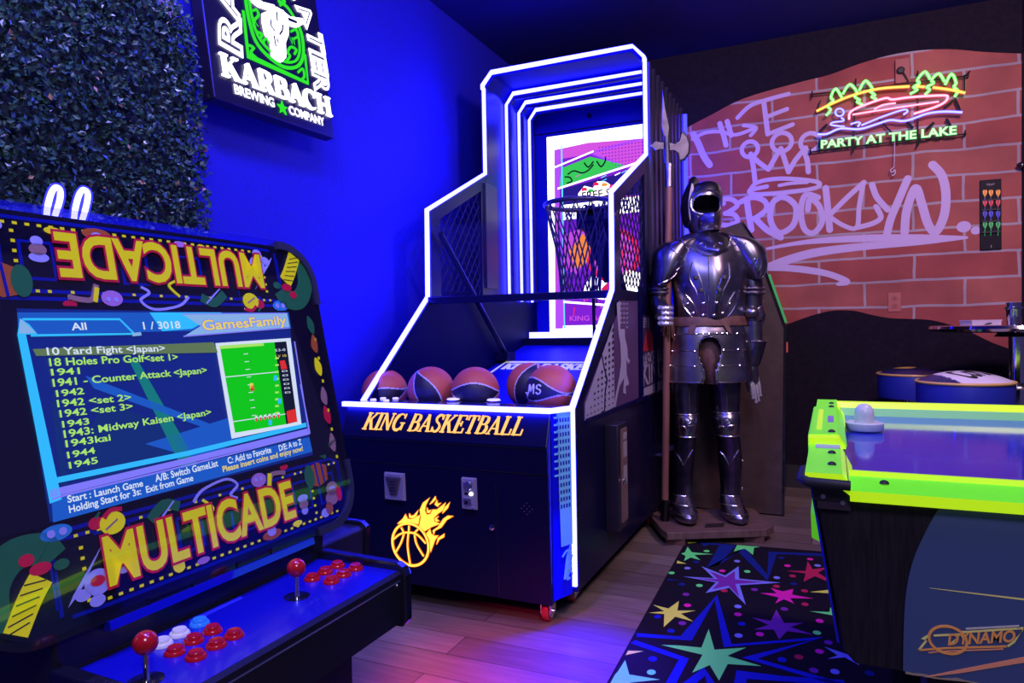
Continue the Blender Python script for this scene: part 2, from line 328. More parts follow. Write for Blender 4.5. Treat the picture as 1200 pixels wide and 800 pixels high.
# brick mural painted on the back wall, black hills above and below it
top = [(770, 180), (797, 155), (833, 135), (873, 115), (935, 97), (971, 88), (1007, 75), (1044, 64.5), (1080, 59), (1116, 58), (1152, 61), (1197, 63)]
bot = [(1197, 414), (1184, 409), (1162, 401), (1137, 389), (1112, 380), (1087, 374.5), (1050, 373), (1035, 371.5), (1020, 368.5), (1000, 364), (975, 364), (950, 370), (922, 380), (890, 392), (850, 402), (770, 408)]
mb = MB(); flat(mb, WB, smooth([WB.px(*p) for p in top], 5) + smooth([WB.px(*p) for p in bot], 5), .001, 0, .002)
obj('brick_mural', mb, m_brick(), wall_back, 'painted red brick area with pale mortar lines', sm=0)
def g1(pts): return [(790+x/2.7585, 50+y/2.7585) for x, y in pts]
GR = [  # graffiti strokes: pixels of a crop, width in metres
 ([(62, 296), (78, 325), (95, 365), (115, 395)], .055), ([(60, 312), (100, 292), (150, 288), (200, 298), (265, 275)], .030), ([(225, 268), (265, 275), (248, 300)], .03),
 ([(148, 262), (160, 300), (168, 332)], .042), ([(172, 255), (185, 300)], .042),
 ([(205, 243), (245, 205), (300, 185), (370, 166)], .035), ([(290, 192), (296, 240), (303, 296)], .04), ([(300, 240), (365, 215)], .035), ([(303, 296), (345, 280), (383, 265)], .035),
 ([(262, 450), (256, 400), (248, 360)], .040), ([(250, 365), (275, 388), (305, 410)], .04), ([(305, 410), (325, 375), (345, 342)], .04), ([(345, 342), (358, 380), (370, 418)], .04), ([(370, 418), (392, 380), (425, 340)], .04), ([(418, 345), (430, 380), (434, 418)], .04),
 ([(300, 465), (245, 478), (262, 490), (350, 486), (450, 472), (470, 455), (430, 445), (340, 440), (270, 452), (245, 478)], .035), ([(340, 462), (380, 455), (430, 452)], .028),
 ([(160, 520), (150, 508), (185, 506), (205, 525), (180, 545), (165, 552)], .04), ([(165, 552), (195, 556), (205, 578), (175, 590), (140, 586)], .04),
 ([(235, 505), (240, 545), (250, 605)], .05), ([(215, 515), (255, 500), (292, 512), (298, 540), (262, 568)], .045), ([(262, 568), (300, 605), (345, 630)], .05),
 ([(345, 499), (318, 520), (312, 575), (340, 615), (385, 590), (395, 535), (372, 507), (352, 500)], .048), ([(465, 500), (425, 492), (410, 540), (420, 600), (450, 615), (478, 580), (470, 530), (440, 505), (432, 540)], .045),
 ([(490, 470), (497, 540), (503, 605)], .050), ([(505, 555), (560, 500), (613, 452)], .04), ([(500, 560), (545, 590), (590, 598), (598, 530), (612, 452)], .035),
 ([(590, 598), (640, 585), (668, 565), (652, 530)], .04), ([(640, 460), (655, 500), (690, 540)], .045), ([(755, 440), (725, 510), (700, 570), (688, 618)], .055),
 ([(745, 612), (752, 540), (780, 470), (800, 520), (820, 585), (845, 612), (872, 560), (878, 490), (865, 430), (835, 395)], .060),

 ([(290, 668), (400, 648), (500, 638), (640, 632), (800, 630), (945, 630)], [.02, .035, .05, .06, .05, .02]), ([(945, 630), (800, 645), (600, 660), (450, 680), (350, 708), (300, 726)], [.02, .04, .06, .07, .07, .05]),
 ([(300, 726), (360, 728), (430, 735), (500, 748), (558, 772), (530, 780)], [.06, .055, .055, .05, .05, .03])]
def paint(mb, S, w, h, close=False):      # a sprayed line: short quads with round joints
    S = [np.array(p) for p in S]+([np.array(S[0])] if close else []); n = len(S); ws = w if isinstance(w, list) else [w]*n
    for i in range(n):
        hh = h + .000031*i
        mb.face([WB.w(S[i]+ws[i]/2*np.array([math.cos(t), math.sin(t)]), hh) for t in [2*math.pi*j/12 for j in range(12)]])
        if i < n-1 and np.linalg.norm(S[i+1]-S[i]) > 1e-6:
            t = nrm(S[i+1]-S[i]); q = np.array([-t[1], t[0]]); mb.face([WB.w(p, hh+.000015) for p in (S[i]+q*ws[i]/2, S[i]-q*ws[i]/2, S[i+1]-q*ws[i+1]/2, S[i+1]+q*ws[i+1]/2)])
mb = MB(); k = 0
for pts, w in GR:
    P = [WB.px(*p) for p in g1(pts)]; S = smooth(P, 5) if len(P) > 2 else P
    if isinstance(w, list): w = list(np.interp(np.linspace(0, 1, len(S)), np.linspace(0, 1, len(w)), w))
    k += 1; paint(mb, S, [x*.85 for x in w] if isinstance(w, list) else w*.85, .0032+.0008*(k % 6)+.00001*k)
for cx, cy, r in ((245, 345, 16), (348, 322, 19), (440, 322, 18)):
    c = WB.px(*g1([(cx, cy)])[0]); k += 1
    paint(mb, [(c[0]+.062*r/18*math.cos(t), c[1]+.062*r/18*math.sin(t)) for t in [2*math.pi*i/16 for i in range(16)]], .030, .0032+.0008*(k % 6), True)
for cx, cy, r in ((936, 595, .040), (975, 607, .028)):
    c = WB.px(*g1([(cx, cy)])[0]); flat(mb, WB, [(c[0]+r*math.cos(t), c[1]+r*.9*math.sin(t)) for t in [2*math.pi*i/16 for i in range(16)]], .004)
obj('graffiti', mb, pm('lilac_spray_paint', (.50, .40, .66), .7), wall_back, 'pale lilac spray-painted lettering and crown', sm=0)

# ================================================================== basketball arcade machine
XR, XK = -.92, -1.95                       # outer faces of its right and left sides
LC = (.022, .022, 1.0)
M_LED = em('blue_led', LC, 1.)
M_LED.node_tree.nodes['Emission'].inputs[1].default_value = 1.0
def led_mat(name, s): return em(name, (1.15/s, 1.15/s, 1.), s)
M_LED = led_mat('led_strip_blue', LS_STRIP)
M_NAVY = pm('dark_blue_metal', (.002, .002, .05), .45, spec=.12); M_KING = pm('black_blue_laminate', (.003, .003, .032), .32, spec=.25); M_INNER = pm('dark_blue_lining', (.0008, .0008, .05), .5, spec=.04)
M_BLUEP = pm('blue_panel', (.002, .003, .55), .45, spec=.15)
M_SLAT = pm('slatted_metal', (.016, .014, .045), .35)
KM = thing('basketball_machine', (-1.435, 2.48, 0), 'tall basketball arcade machine edged with glowing white and blue light strips', 'arcade machine')
def kpart(n, mb, m, **k): return obj(n, mb, m, KM, **k)
YF, ZR = 2.48, .833
def PR(y, z): return (y, z)
prof = [(2.61, .12), (2.61, .826), (3.19, 1.318), (3.2, 1.777), (3.9, 2.105), (3.9, 2.64)]
def sidepoly(x0, x1, pts, mb, m=0): return mb.poly([V3(x0, y, z) for y, z in pts], [V3(x1, y, z) for y, z in pts], m)
def offp(d): return [(y-d*ny, z-d*nz) for (y, z), (ny, nz) in zip(prof, ((1, 0), (1, .3), (.9, -.3), (.9, .5), (.9, .5), (1, 0)))]
for x0, x1, side in ((XR-.03, XR, 'r'), (XK, XK+.03, 'l')):
    mb = MB(); e = .0                  # panel reaches a little in front of the strip
    A = [(2.61-e, .10), (2.61-e, .826), (3.19-e, 1.318), (3.2-e, 1.36), (3.3, 1.36), (3.3, 1.33), (3.8, 1.33), (3.8, 1.36), (4.9, 1.36), (4.9, .10)]
    sidepoly(x0, x1, A, mb)
    B = [(3.8, 1.36), (3.8, 2.01), (3.9-e, 2.10), (3.9-e, 2.64), (3.98, 2.64), (4.9, 2.64), (4.9, 1.36)]
    sidepoly(x0, x1, B, mb)
    Cc = [(3.2-e, 1.36), (3.2-e, 1.777), (3.9-e, 2.105), (3.8, 2.01), (3.8, 1.985), (3.3, 1.75), (3.3, 1.36)]
    sidepoly(x0, x1, Cc, mb)
    kpart('side_panel', mb, M_KING, sm=0)
    # perforated metal window: a lattice of wires
    mb = MB(); xm = (x0+x1)/2
    def zt(y): return 1.75 + (y-3.3)*.235/.5
    s = .085
    for i in range(-14, 24):
        for sg in (1, -1):
            y0 = 3.3 + i*s*.8; L = []
            for k in range(0, 120):
                y = y0 + k*.01; z = 1.36 + k*.0125 if sg > 0 else None
                if sg < 0: z = 2.0 - k*.0125
                if 3.3 <= y <= 3.8 and 1.34 <= z <= zt(y): L.append((xm, y, z))
            if len(L) > 1: mb.tube([L[0], L[-1]], .0035, 5)
    kpart('mesh_window', mb, M_SLAT, label='dark diamond wire mesh window')
    # vertical slats on both faces of the upper side
    mb = MB()
    y = 3.9
    while y < 4.86:
        mb.box((x0-.012 if side == 'l' else x1, y, 1.40), (x0 if side == 'l' else x1+.014, y+.05, 2.62)); y += .115
    for y in (3.86,): pass
    mb.box((x1-.001 if side == 'l' else x0-.012, 3.84, 1.40), (x1+.012 if side == 'l' else x0, 4.0, 2.04))
    if side == 'r':
        for y in (3.42, 3.52, 3.62, 3.72): pass
    kpart('side_slats', mb, M_SLAT, sm=0)
mb = MB(); sidepoly(XK+.03, XK+.034, [(2.68, .72), (2.68, .86), (3.2, 1.33), (4.64, 1.33), (4.64, .72)], mb); kpart('inner_lining', mb, M_INNER, sm=0)
# hood
mb = MB(); ch = .075
HX = lambda z: 0
hood = [(XK, 2.64), (XK+ch, 2.72), (XR-ch, 2.72), (XR, 2.64)]
inn = [(XK+.03, 2.63), (XK+ch+.012, 2.69), (XR-ch-.012, 2.69), (XR-.03, 2.63)]
rows = []
for y in (3.89, 4.9): rows.append([V3(x, y, z) for x, z in hood] + [V3(x, y, z) for x, z in inn[::-1]])
mb.poly(rows[0], rows[1]); kpart('hood', mb, M_INNER, sm=0)
mb = MB().box((XK+.03, 4.65, .60), (XR-.03, 4.67, 2.69)); kpart('back_panel', mb, M_BLUEP, sm=0)
mb = MB().box((XK+.03, 4.644, 2.52), (XR-.03, 4.65, 2.526)); mb.cyl((-1.50, 4.65, 2.60), (-1.50, 4.625, 2.60), .014); kpart('back_panel_fitting', mb, M_BLACKG)
# inner light arches with their dark ribs
for y in (4.16, 4.36, 4.54):
    P = [(XK+.045, 1.33), (XK+.045, 2.60), (XK+ch+.02, 2.665), (XR-ch-.02, 2.665), (XR-.045, 2.60), (XR-.045, 1.33)]
    FP = Pl((0, y, 0), XAX, ZAX)
    mb = MB(); stroke(mb, FP, P, .015, 0, .012); kpart('light_arch', mb, M_LED, sm=0, label='glowing light strip bent into an arch')
    mb = MB(); stroke(mb, Pl((0, y+.02, 0), XAX, ZAX), P, .05, 0, .02); kpart('arch_rib', mb, M_NAVY, sm=0)
# outer light strips on the front edges of both sides and over the hood
def edge_strip(mb, x, pts):
    pl = Pl((x, 0, 0), YAX, ZAX); stroke(mb, pl, [(y-.004, z+.004) for y, z in pts], .017, -.010, .010)
mb = MB(); edge_strip(mb, XR-.012, prof); kpart('edge_light', mb, M_LED, sm=0, label='glowing strip following the right side edge')
mb = MB(); edge_strip(mb, XK+.013, prof[1:]); kpart('edge_light', mb, M_LED, sm=0, label='glowing strip following the left side edge')
mb = MB(); FP = Pl((0, 3.885, 0), XAX, ZAX)
stroke(mb, FP, [(XK+.012, 2.62), (XK+.012, 2.645), (XK+ch, 2.715), (XR-ch, 2.715), (XR-.012, 2.645), (XR-.012, 2.62)], .018, 0, .014); kpart('hood_light', mb, M_LED, sm=0, label='glowing strip over the hood edge')
# ball deck, trough, ramp
mb = MB()
mb.poly([V3(-1.93, 2.66, .835), V3(-1.94, 2.49, .835), V3(-.99, 2.49, .835), V3(-.95, 2.60, .835), V3(-.95, 2.66, .835)], [V3(-1.93, 2.66, .80), V3(-1.94, 2.49, .80), V3(-.99, 2.49, .80), V3(-.95, 2.60, .80), V3(-.95, 2.66, .80)])
kpart('front_deck', mb, pm('blue_gloss_deck', (.010, .010, .10), .15), sm=0)
ramp = [(2.66, .80), (2.66, .70), (2.84, .70), (3.10, .725), (4.65, 1.09), (4.65, 1.05), (3.10, .69), (2.84, .66), (2.62, .66), (2.62, .80)]
mb = MB(); sidepoly(XK+.03, XR-.03, ramp, mb); kpart('ball_ramp', mb, M_BLUEP, sm=0)
RP = Pl((-1.435, 3.10, .725), XAX, nrm((0, 1.55, .365)))
mb = MB()
a, b, c, d = (RP.px(593, 424.5), RP.px(690, 425), RP.px(690, 440), RP.px(600, 440))
stroke(mb, RP, [(a[0], a[1]-.22), a, (-a[0]*1.0, a[1]), (-a[0], a[1]-.22)], .016, .001, .004)
serif(mb, RP, 'KING BASKETBALL', (a[0]+.03, a[1]-.15), (-a[0]-.03, a[1]-.15), .115, .001, .003, fat=1.25)
kpart('ramp_lettering', mb, pm('white_print', (.85, .85, .9), .5, em=(.8, .8, 1), es=.35), sm=0, label='white printed lettering and border')
mb = MB().box((-1.90, 4.46, 1.075), (-.96, 4.49, 1.12)); kpart('ramp_light_bar', mb, led_mat('ramp_light', 6.), sm=0)
mb = MB().box((-1.92, 4.40, 1.03), (-.95, 4.64, 1.08)); kpart('ramp_back_step', mb, M_KING, sm=0)
# cross bar, clear guard, braces
mb = MB().box((XK+.02, 3.17, 1.285), (XR-.02, 3.21, 1.322)); kpart('cross_bar', mb, M_KING, bevel=.004)
mb = MB().box((XK+.03, 3.188, 1.322), (XR-.03, 3.194, 1.69)); kpart('clear_guard', mb, glassy('clear_acrylic', (.93, .94, 1), .96), sm=0)
for x in (XK+.06, XR-.06):
    mb = MB(); mb.tube([V3(x, 3.25, 1.66), V3(x+(.02 if x < -1.4 else -.02), 4.0, .99)], .016, 8); mb.box((x-.05, 3.94, .95), (x+.06, 4.06, 1.0)); kpart('brace_arm', mb, M_KING)
# poster (a lit backboard print)
YP = 4.638; BP = Pl((0, YP, 0), XAX, ZAX)
bd = kpart('backboard', MB().box((-1.815, YP, 1.10), (-1.055, 4.65, 2.495)), pm('backboard_edge', (.6, .6, .7), .4), sm=0)
PC = [('p_white', (1, .96, 1), 2.2), ('p_purple', (.16, .012, .50), 1.4), ('p_pink', (.52, .07, .60), 1.3), ('p_green', (.04, .55, .10), 1.1), ('p_navy', (.02, .01, .22), 1.2), ('p_cyan', (.1, .55, 1), 1.5), ('p_red', (.75, .02, .10), 1.2), ('p_black', (.004, .003, .02), 1), ('p_orange', (.9, .25, .03), 1.3), ('p_violet', (.30, .05, .85), 1.6)]
PM_ = [em(*q) for q in PC]; WH, PU, PK, GN, NV, CY, RD, BK, ORa, VI = range(10)
mb = MB(); x0, x1, z0, z1 = -1.815, -1.055, 1.10, 2.495; Wp, Hp = x1-x0, z1-z0
def bq(u, v): return (x0+u*Wp, z0+v*Hp)
def bf(pts, m, lay): flat(mb, BP, [bq(*p) for p in pts], .001+.0006*lay, m)
def bs(pts, w, m, lay): stroke(mb, BP, [bq(*p) for p in pts], w, .001, .001+.0006*lay, m)
bf([(0, 0), (1, 0), (1, 1), (0, 1)], WH, 0)
bf([(.075, .045), (.95, .045), (.95, .945), (.075, .945)], PU, 1)
bf([(.05, .03), (.13, .03), (.16, .4), (.12, .7), (.14, .95), (.05, .965)], VI, 2); bf([(.06, .1), (.10, .3), (.09, .6), (.06, .8)], PK, 3)
bf([(.05, .88), (.95, .90), (.95, .965), (.05, .965)], PK, 2); bf([(.05, .93), (.4, .945), (.95, .93), (.95, .965), (.05, .965)], WH, 3)
bf([(.40, .895), (.95, .945), (.95, .80), (.75, .80)], VI, 3); bf([(.46, .89), (.95, .93), (.95, .82), (.77, .805)], PK, 4)
for r in range(7):
    for c in range(16): u = .5+c*.03; v = .815+r*.016; (u > .46+(.9-v)*2.2) and bf([(u, v), (u+.012, v), (u+.012, v+.006), (u, v+.006)], PU, 5)
bf([(.12, .74), (.74, .815), (.42, .875), (.14, .835)], GN, 4); bf([(.0, .0), (.055, .0), (.075, .97), (.0, 1)], WH, 6)
for P in ([(.2, .80), (.26, .815), (.34, .80), (.40, .81), (.45, .835)], [(.36, .85), (.40, .825), (.45, .85)], [(.48, .85), (.52, .82), (.56, .845), (.56, .865)], [(.17, .79), (.22, .785), (.24, .765), (.19, .757)]): bs(smooth(P, 4), .010, BK, 6)
bs([(.1, .735), (.95, .83)], .012, WH, 6); bs([(.05, .84), (.45, .90)], .010, WH, 6); bs([(.05, .68), (.95, .66)], .006, PK, 6)
bf([(.13, .62), (.95, .62), (.95, .80), (.13, .73)], NV, 3)
random.seed(3)
for i in range(16): u, v = random.uniform(.15, .93), random.uniform(.64, .79); bs([(u, v), (u+.05, v+.01)], .005, random.choice([PK, CY, WH]), 5)
for u, v in ((.72, .735), (.80, .755), (.88, .78)): bf([(u-.02, v), (u, v-.008), (u+.02, v), (u, v+.008)], WH, 6)
bf([(.30, .70), (.36, .735), (.44, .72), (.48, .75), (.56, .745), (.62, .72), (.70, .735), (.74, .705), (.78, .69), (.30, .665)], WH, 5)
for u, v, c in ((.36, .715, RD), (.47, .735, RD), (.55, .728, ORa), (.62, .715, RD), (.42, .705, GN)): bf([(u-.03, v-.006), (u+.03, v-.004), (u+.02, v+.01), (u-.02, v+.012)], c, 7)
text(mb, BP, 'FREE STYLE', bq(.34, .665), bq(.82, .675), .055, h=.006, m=BK, off=.02)
bf([(.14, .575), (.93, .585), (.93, .66), (.14, .65)], WH, 5)
text(mb, BP, 'KING BASKETBALL', bq(.17, .588), bq(.91, .596), .075, h=.006, m=NV, off=.012, shear=.15)
bs([(.145, .03), (.145, .95)], .010, CY, 6)
bf([(.14, .25), (.93, .22), (.93, .56), (.14, .56)], PU, 4)
bf([(.14, .50), (.45, .545), (.40, .40), (.28, .30), (.14, .33)], PK, 5); bf([(.2, .42), (.34, .5), (.42, .44), (.36, .34), (.26, .33)], ORa, 6)
bc = [(.62+.25*math.cos(t), .38+.25*Wp/Hp*math.sin(t)) for t in [2*math.pi*i/28 for i in range(28)]]; bf(bc, RD, 6)
bf([(.62+.2*math.cos(t), .385+.2*Wp/Hp*math.sin(t)) for t in [2*math.pi*i/28 for i in range(28)]], PK, 7)
for P in ([(.40, .40), (.6, .385), (.84, .40)], [(.62, .50), (.60, .38), (.64, .25)], [(.46, .47), (.54, .38), (.48, .29)], [(.78, .47), (.70, .38), (.77, .29)]): bs(smooth(P, 4), .010, RD, 8)
bf([(.30, .20), (.42, .30), (.55, .25), (.75, .31), (.93, .28), (.93, .14), (.5, .17)], WH, 7); bf([(.5, .22), (.6, .27), (.72, .24), (.6, .19)], RD, 8)
bs([(.14, .165), (.93, .12)], .014, WH, 7); bf([(.14, .06), (.93, .06), (.93, .11), (.14, .155)], PU, 5)
random.seed(5)
for i in range(30): u = random.uniform(.14, .9); v = random.uniform(.09, .30); bs([(u, v), (u+.01, v+random.uniform(.01, .05))], .008, random.choice([PK, RD, BK, BK]), 7)
text(mb, BP, 'KING BASKETBALL', bq(.2, .068), bq(.88, .068), .035, h=.005, m=PK, off=.01)
obj('backboard_print', mb, PM_, bd, 'lit purple, pink and white poster', sm=0)
# hoop
RC = V3(-1.44, 4.22, 1.925); RR = .215
hp = kpart('hoop', MB().tube([RC+V3(RR*math.cos(t), RR*math.sin(t), 0) for t in [2*math.pi*i/40 for i in range(40)]], .015, 10, close=True), pm('dark_hoop', (.02, .015, .05), .35))
mb = MB(); nn = 14; rr = [RR, RR*.86, RR*.70, RR*.62, RR*.58]; zz = [0, -.14, -.28, -.42, -.55]
for lv in range(4):
    for i in range(nn):
        t0 = 2*math.pi*(i+.5*(lv % 2))/nn
        for sg in (-1, 1):
            t1 = t0 + sg*math.pi/nn
            mb.tube([RC+V3(rr[lv]*math.cos(t0), rr[lv]*math.sin(t0), zz[lv]), RC+V3(rr[lv+1]*math.cos(t1), rr[lv+1]*math.sin(t1), zz[lv+1])], .005, 4)
obj('net', mb, pm('dark_net_cord', (.03, .02, .06), .7), hp, sm=0)
mb = MB(); mb.box((-1.53, 4.42, 1.80), (-1.30, 4.63, 1.93)); mb.box((-1.47, 4.42, 1.88), (-1.41, 4.60, 1.95))
mb.poly([V3(-1.50, 4.40, 1.85), V3(-1.33, 4.40, 1.85), V3(-1.27, 4.60, 1.45), V3(-1.40, 4.60, 1.45)], [V3(-1.50, 4.43, 1.85), V3(-1.33, 4.43, 1.85), V3(-1.27, 4.63, 1.45), V3(-1.40, 4.63, 1.45)])
obj('hoop_bracket', mb, M_NAVY, hp, sm=0)
mb = MB(); mb.tube([V3(-1.43, 4.44, 1.85), V3(-1.43, 4.46, 1.08)], .012, 8); obj('hoop_post', mb, M_NAVY, hp)
mb = MB().box((XR-.02, 4.902, 1.15), (XR+.03, 4.925, 2.60)); kpart('rear_light', mb, em('rear_led_blue', (.004, .004, 1), 34.), sm=0, label='blue light strip down the rear edge')
# front cabinet: fascia, lower panel, chamfer
xl, xr = -1.935, -.978; zf, zb = .70, .085
mb = MB()
sect = [(2.49, .822), (2.445, zf), (2.47, zb), (2.60, zb), (2.60, .822)]
mb.poly([V3(xl, y, z) for y, z in sect], [V3(xr, y, z) for y, z in sect]); kpart('front_cabinet', mb, M_KING, sm=0, bevel=.004)
mb = MB(); cs = [(xr+.002, 2.485), (-.935, 2.585), (-.95, 2.62), (xr-.02, 2.60)]
mb.poly([V3(x, y, .10) for x, y in cs], [V3(x, y, .822) for x, y in cs]); cp = kpart('corner_panel', mb, pm('blue_corner_panel', (.003, .004, .7), .35, spec=.2), sm=0)
CPl = Pl((xr+.002, 2.485, 0), nrm((.045, .1, 0)), ZAX)
M_CY = pm('cyan_print', (.22, .70, .95), .4); mb = MB()
flat(mb, CPl, [(.045, .30), (.108, .30), (.108, .82), (.03, .82)], .0012, 0)
random.seed(1)
for q in range(9): flat(mb, CPl, [(.015, .80-q*.028), (.045, .80-q*.028), (.045, .808-q*.028), (.015, .808-q*.028)], .0012, 0)
for a in range(5): stroke(mb, CPl, smooth([(.10, .30-.02*a), (.075, .25-.02*a), (.06+.008*a, .17)], 4), .007, .0005, .0016+.0002*a, 0)
stroke(mb, CPl, smooth([(.05, .26), (.08, .28), (.105, .25)], 4), .007, .0005, .003, 0); stroke(mb, CPl, smooth([(.06, .17), (.08, .21), (.104, .18)], 4), .007, .0005, .0034, 0)
for r in range(13):
    for c in range(5):
        u, v = .03+c*.015, .80-r*.028; flat(mb, CPl, [(u, v), (u+.008, v), (u+.008, v-.015), (u, v-.015)], .0022, 1)
obj('corner_print', mb, [M_CY, pm('blue_print', (.008, .01, .35), .4)], cp, 'cyan dotted graphic on the corner', sm=0)
mb = MB(); FP2 = Pl((0, 0, .833), XAX, YAX)
stroke(mb, FP2, [(xl-.01, 2.475), (xr+.004, 2.475), (-.925, 2.585)], .019, -.010, .010); kpart('front_edge_light', mb, M_LED, sm=0, label='glowing strip along the front rail')
FF = Pl((0, 2.49, .822), XAX, nrm((0, .045, .122)))
M_ORL = em('orange_letters', (1., .42, .12), 1.7)
mb = MB(); a = FF.px(424, 503); b = FF.px(611, 510.5); serif(mb, FF, 'KING BASKETBALL', a, b, .075, 0, .004, shear=.32, fat=.82); kpart('front_lettering', mb, M_ORL, sm=0, label='glowing orange serif lettering')
LP = Pl((0, 2.445, zf), XAX, nrm((0, -.025, .615)))
mb = MB(); q = LP.px(520, 580)
for v in (LP.px(600, 522)[1]-.005, LP.px(600, 553)[1]): mb.poly([LP.w((xl+.03, v)), LP.w((xr, v)), LP.w((xr, v-.004)), LP.w((xl+.03, v-.004))], [LP.w((xl+.03, v), .002), LP.w((xr, v), .002), LP.w((xr, v-.004), .002), LP.w((xl+.03, v-.004), .002)])
u = LP.px(582, 600)[0]; stroke(mb, LP, [(u, -.15), (u, -.60)], .003, 0, .001); kpart('panel_seam', mb, M_BLACKG, sm=0)
# flaming ball emblem: an edge-lit sign
def e1(x, y): return LP.px(450+x/8, 570+y/8)
M_FL = em('emblem_yellow', (1., .52, .06), 2.0); M_FL2 = em('emblem_orange', (1., .16, .02), 1.2); mb = MB()
c = e1(250, 540); t16 = [2*math.pi*i/40 for i in range(40)]; rx, ry = e1(420, 540)[0]-c[0], c[1]-e1(250, 735)[1]
stroke(mb, LP, [(c[0]+rx*math.cos(t), c[1]+ry*math.sin(t)) for t in t16], .0125, 0, .004, 1, True); stroke(mb, LP, [(c[0]+rx*math.cos(t), c[1]+ry*math.sin(t)) for t in t16], .0085, 0, .005, 0, True)
for P in ([(95, 490), (150, 445), (220, 428), (310, 445), (395, 530)], [(232, 440), (225, 560), (250, 735)], [(238, 365), (235, 440)], [(190, 445), (160, 530), (115, 610)], [(165, 380), (188, 425)], [(290, 450), (310, 540), (375, 650)], [(320, 400), (285, 435)]):
    S = smooth([e1(*p) for p in P], 5); stroke(mb, LP, S, .010, 0, .0036, 1); stroke(mb, LP, S, .006, 0, .0044, 0)
for P in ([(335, 370), (350, 290), (340, 215), (370, 150), (430, 105), (395, 170), (385, 225), (405, 262), (440, 255), (460, 215), (500, 215), (580, 150), (555, 220), (510, 250), (470, 290), (475, 325), (525, 345), (450, 375), (385, 415)],
          [(130, 345), (180, 300), (205, 258), (225, 300), (260, 305), (340, 265), (325, 350), (240, 330)], [(240, 250), (258, 275), (285, 265), (325, 220), (305, 275), (270, 295), (240, 285)],
          [(430, 165), (485, 90), (490, 115), (460, 145)], [(405, 195), (420, 225), (445, 215), (430, 245), (408, 240)], [(500, 125), (505, 160), (535, 150), (505, 185), (480, 165)], [(550, 250), (575, 190), (620, 148), (600, 200)], [(515, 275), (495, 300), (520, 320), (490, 325), (480, 295)],
          [(400, 440), (435, 395), (445, 440), (475, 460), (510, 455), (480, 500), (440, 610), (432, 500)], [(460, 410), (510, 375), (560, 300), (600, 272), (648, 275), (590, 310), (540, 380), (480, 410), (470, 445)], [(495, 540), (510, 480), (570, 440), (565, 470), (520, 495)]):
    flat(mb, LP, [e1(*p) for p in P], 0, 0, .004); stroke(mb, LP, [e1(*p) for p in P], .0045, 0, .003, 1, True)
kpart('flaming_ball_emblem', mb, [M_FL, M_FL2], sm=0, label='glowing orange basketball with flames')
# coin plates, lock, speaker holes
M_PLATE = pm('lilac_grey_plate', (.34, .32, .48), .35, .3)
def plate(p, q, name):
    a, b = LP.px(*p), LP.px(*q); mb = MB(); mb.poly([LP.w((a[0], a[1])), LP.w((b[0], a[1])), LP.w((b[0], b[1])), LP.w((a[0], b[1]))], [LP.w(z, .016) for z in ((a[0]+.004, a[1]-.004), (b[0]-.004, a[1]-.004), (b[0]-.004, b[1]+.004), (a[0]+.004, b[1]+.004))])
    for u in (a[0]+.012, b[0]-.012):
        for v in (a[1]-.012, b[1]+.012): mb.lathe([(.005, 0), (.004, .003)], LP.w((u, v), .016), 10, ax=LP.N)
    return a, b, kpart(name, mb, M_PLATE, sm=30)
a, b, o = plate((451.5, 552.5), (476, 586.5), 'bill_slot_plate'); w, h = b[0]-a[0], a[1]-b[1]
g = lambda u, v: (a[0]+u*w, b[1]+v*h)
mb = MB(); mb.poly([LP.w(g(*p), .015) for p in ((.1, .88), (.9, .88), (.68, .2), (.32, .2))], [LP.w(g(*p), .024) for p in ((.16, .84), (.84, .84), (.64, .25), (.36, .25))]); obj('bill_mouth', mb, pm('dark_plastic', (.05, .045, .07), .4), o, sm=0)
mb = MB()
for v in (.72, .62, .5, .4): flat(mb, LP, [g(.36, v), (g(.64, v)), g(.6, v-.03), g(.4, v-.03)], .0245)
obj('slot_marks', mb, M_BLACKG, o, sm=0)
a, b, o = plate((541.5, 558.5), (560, 597), 'coin_plate'); w, h = b[0]-a[0], a[1]-b[1]
mb = MB(); mb.lathe([(.020, 0), (.016, .008), (.012, .008), (.012, .003)], LP.w(g(.5, .76), .015), 20, ax=LP.N); obj('coin_ring', mb, M_CHROME, o)
mb = MB(); mb.box((0, 0, 0), (1, 1, 1), M=lambda q: LP.w((g(.2, .22)[0]+q[0]*.035, g(.2, .22)[1]+q[1]*.02), .015+q[2]*.008)); obj('coin_entry', mb, M_CHROME, o)
mb = MB(); mb.lathe([(.009, 0), (.007, .008)], LP.w(g(.72, .52), .015), 14, ax=LP.N); obj('return_button', mb, em('white_indicator', (.9, .9, 1), 2.), o, label='lit white button')
mb = MB(); flat(mb, LP, [g(.25, .55), g(.5, .55), g(.5, .47), g(.25, .47)], .0165); obj('coin_slot', mb, M_BLACKG, o, sm=0)
mb = MB(); flat(mb, LP, [g(.3, .30), g(.5, .30), g(.5, .2), g(.3, .2)], .0245); obj('coin_slot', mb, M_BLACKG, o, sm=0)
mb = MB(); mb.lathe([(.011, 0), (.011, .008), (.006, .01)], LP.w(LP.px(577, 617.5)), 18, ax=LP.N); kpart('lock', mb, M_CHROME)
mb = MB(); c = LP.px(617.5, 596)
for i in range(-2, 3):
    for j in range(-2, 3):
        if abs(i)+abs(j) < 4 and (i+j) % 2 == 0: mb.lathe([(.003, 0), (.003, .001)], LP.w((c[0]+i*.011, c[1]+j*.011)), 8, ax=LP.N)
kpart('speaker_grille', mb, pm('grey_mesh', (.25, .25, .3), .5, 1.))
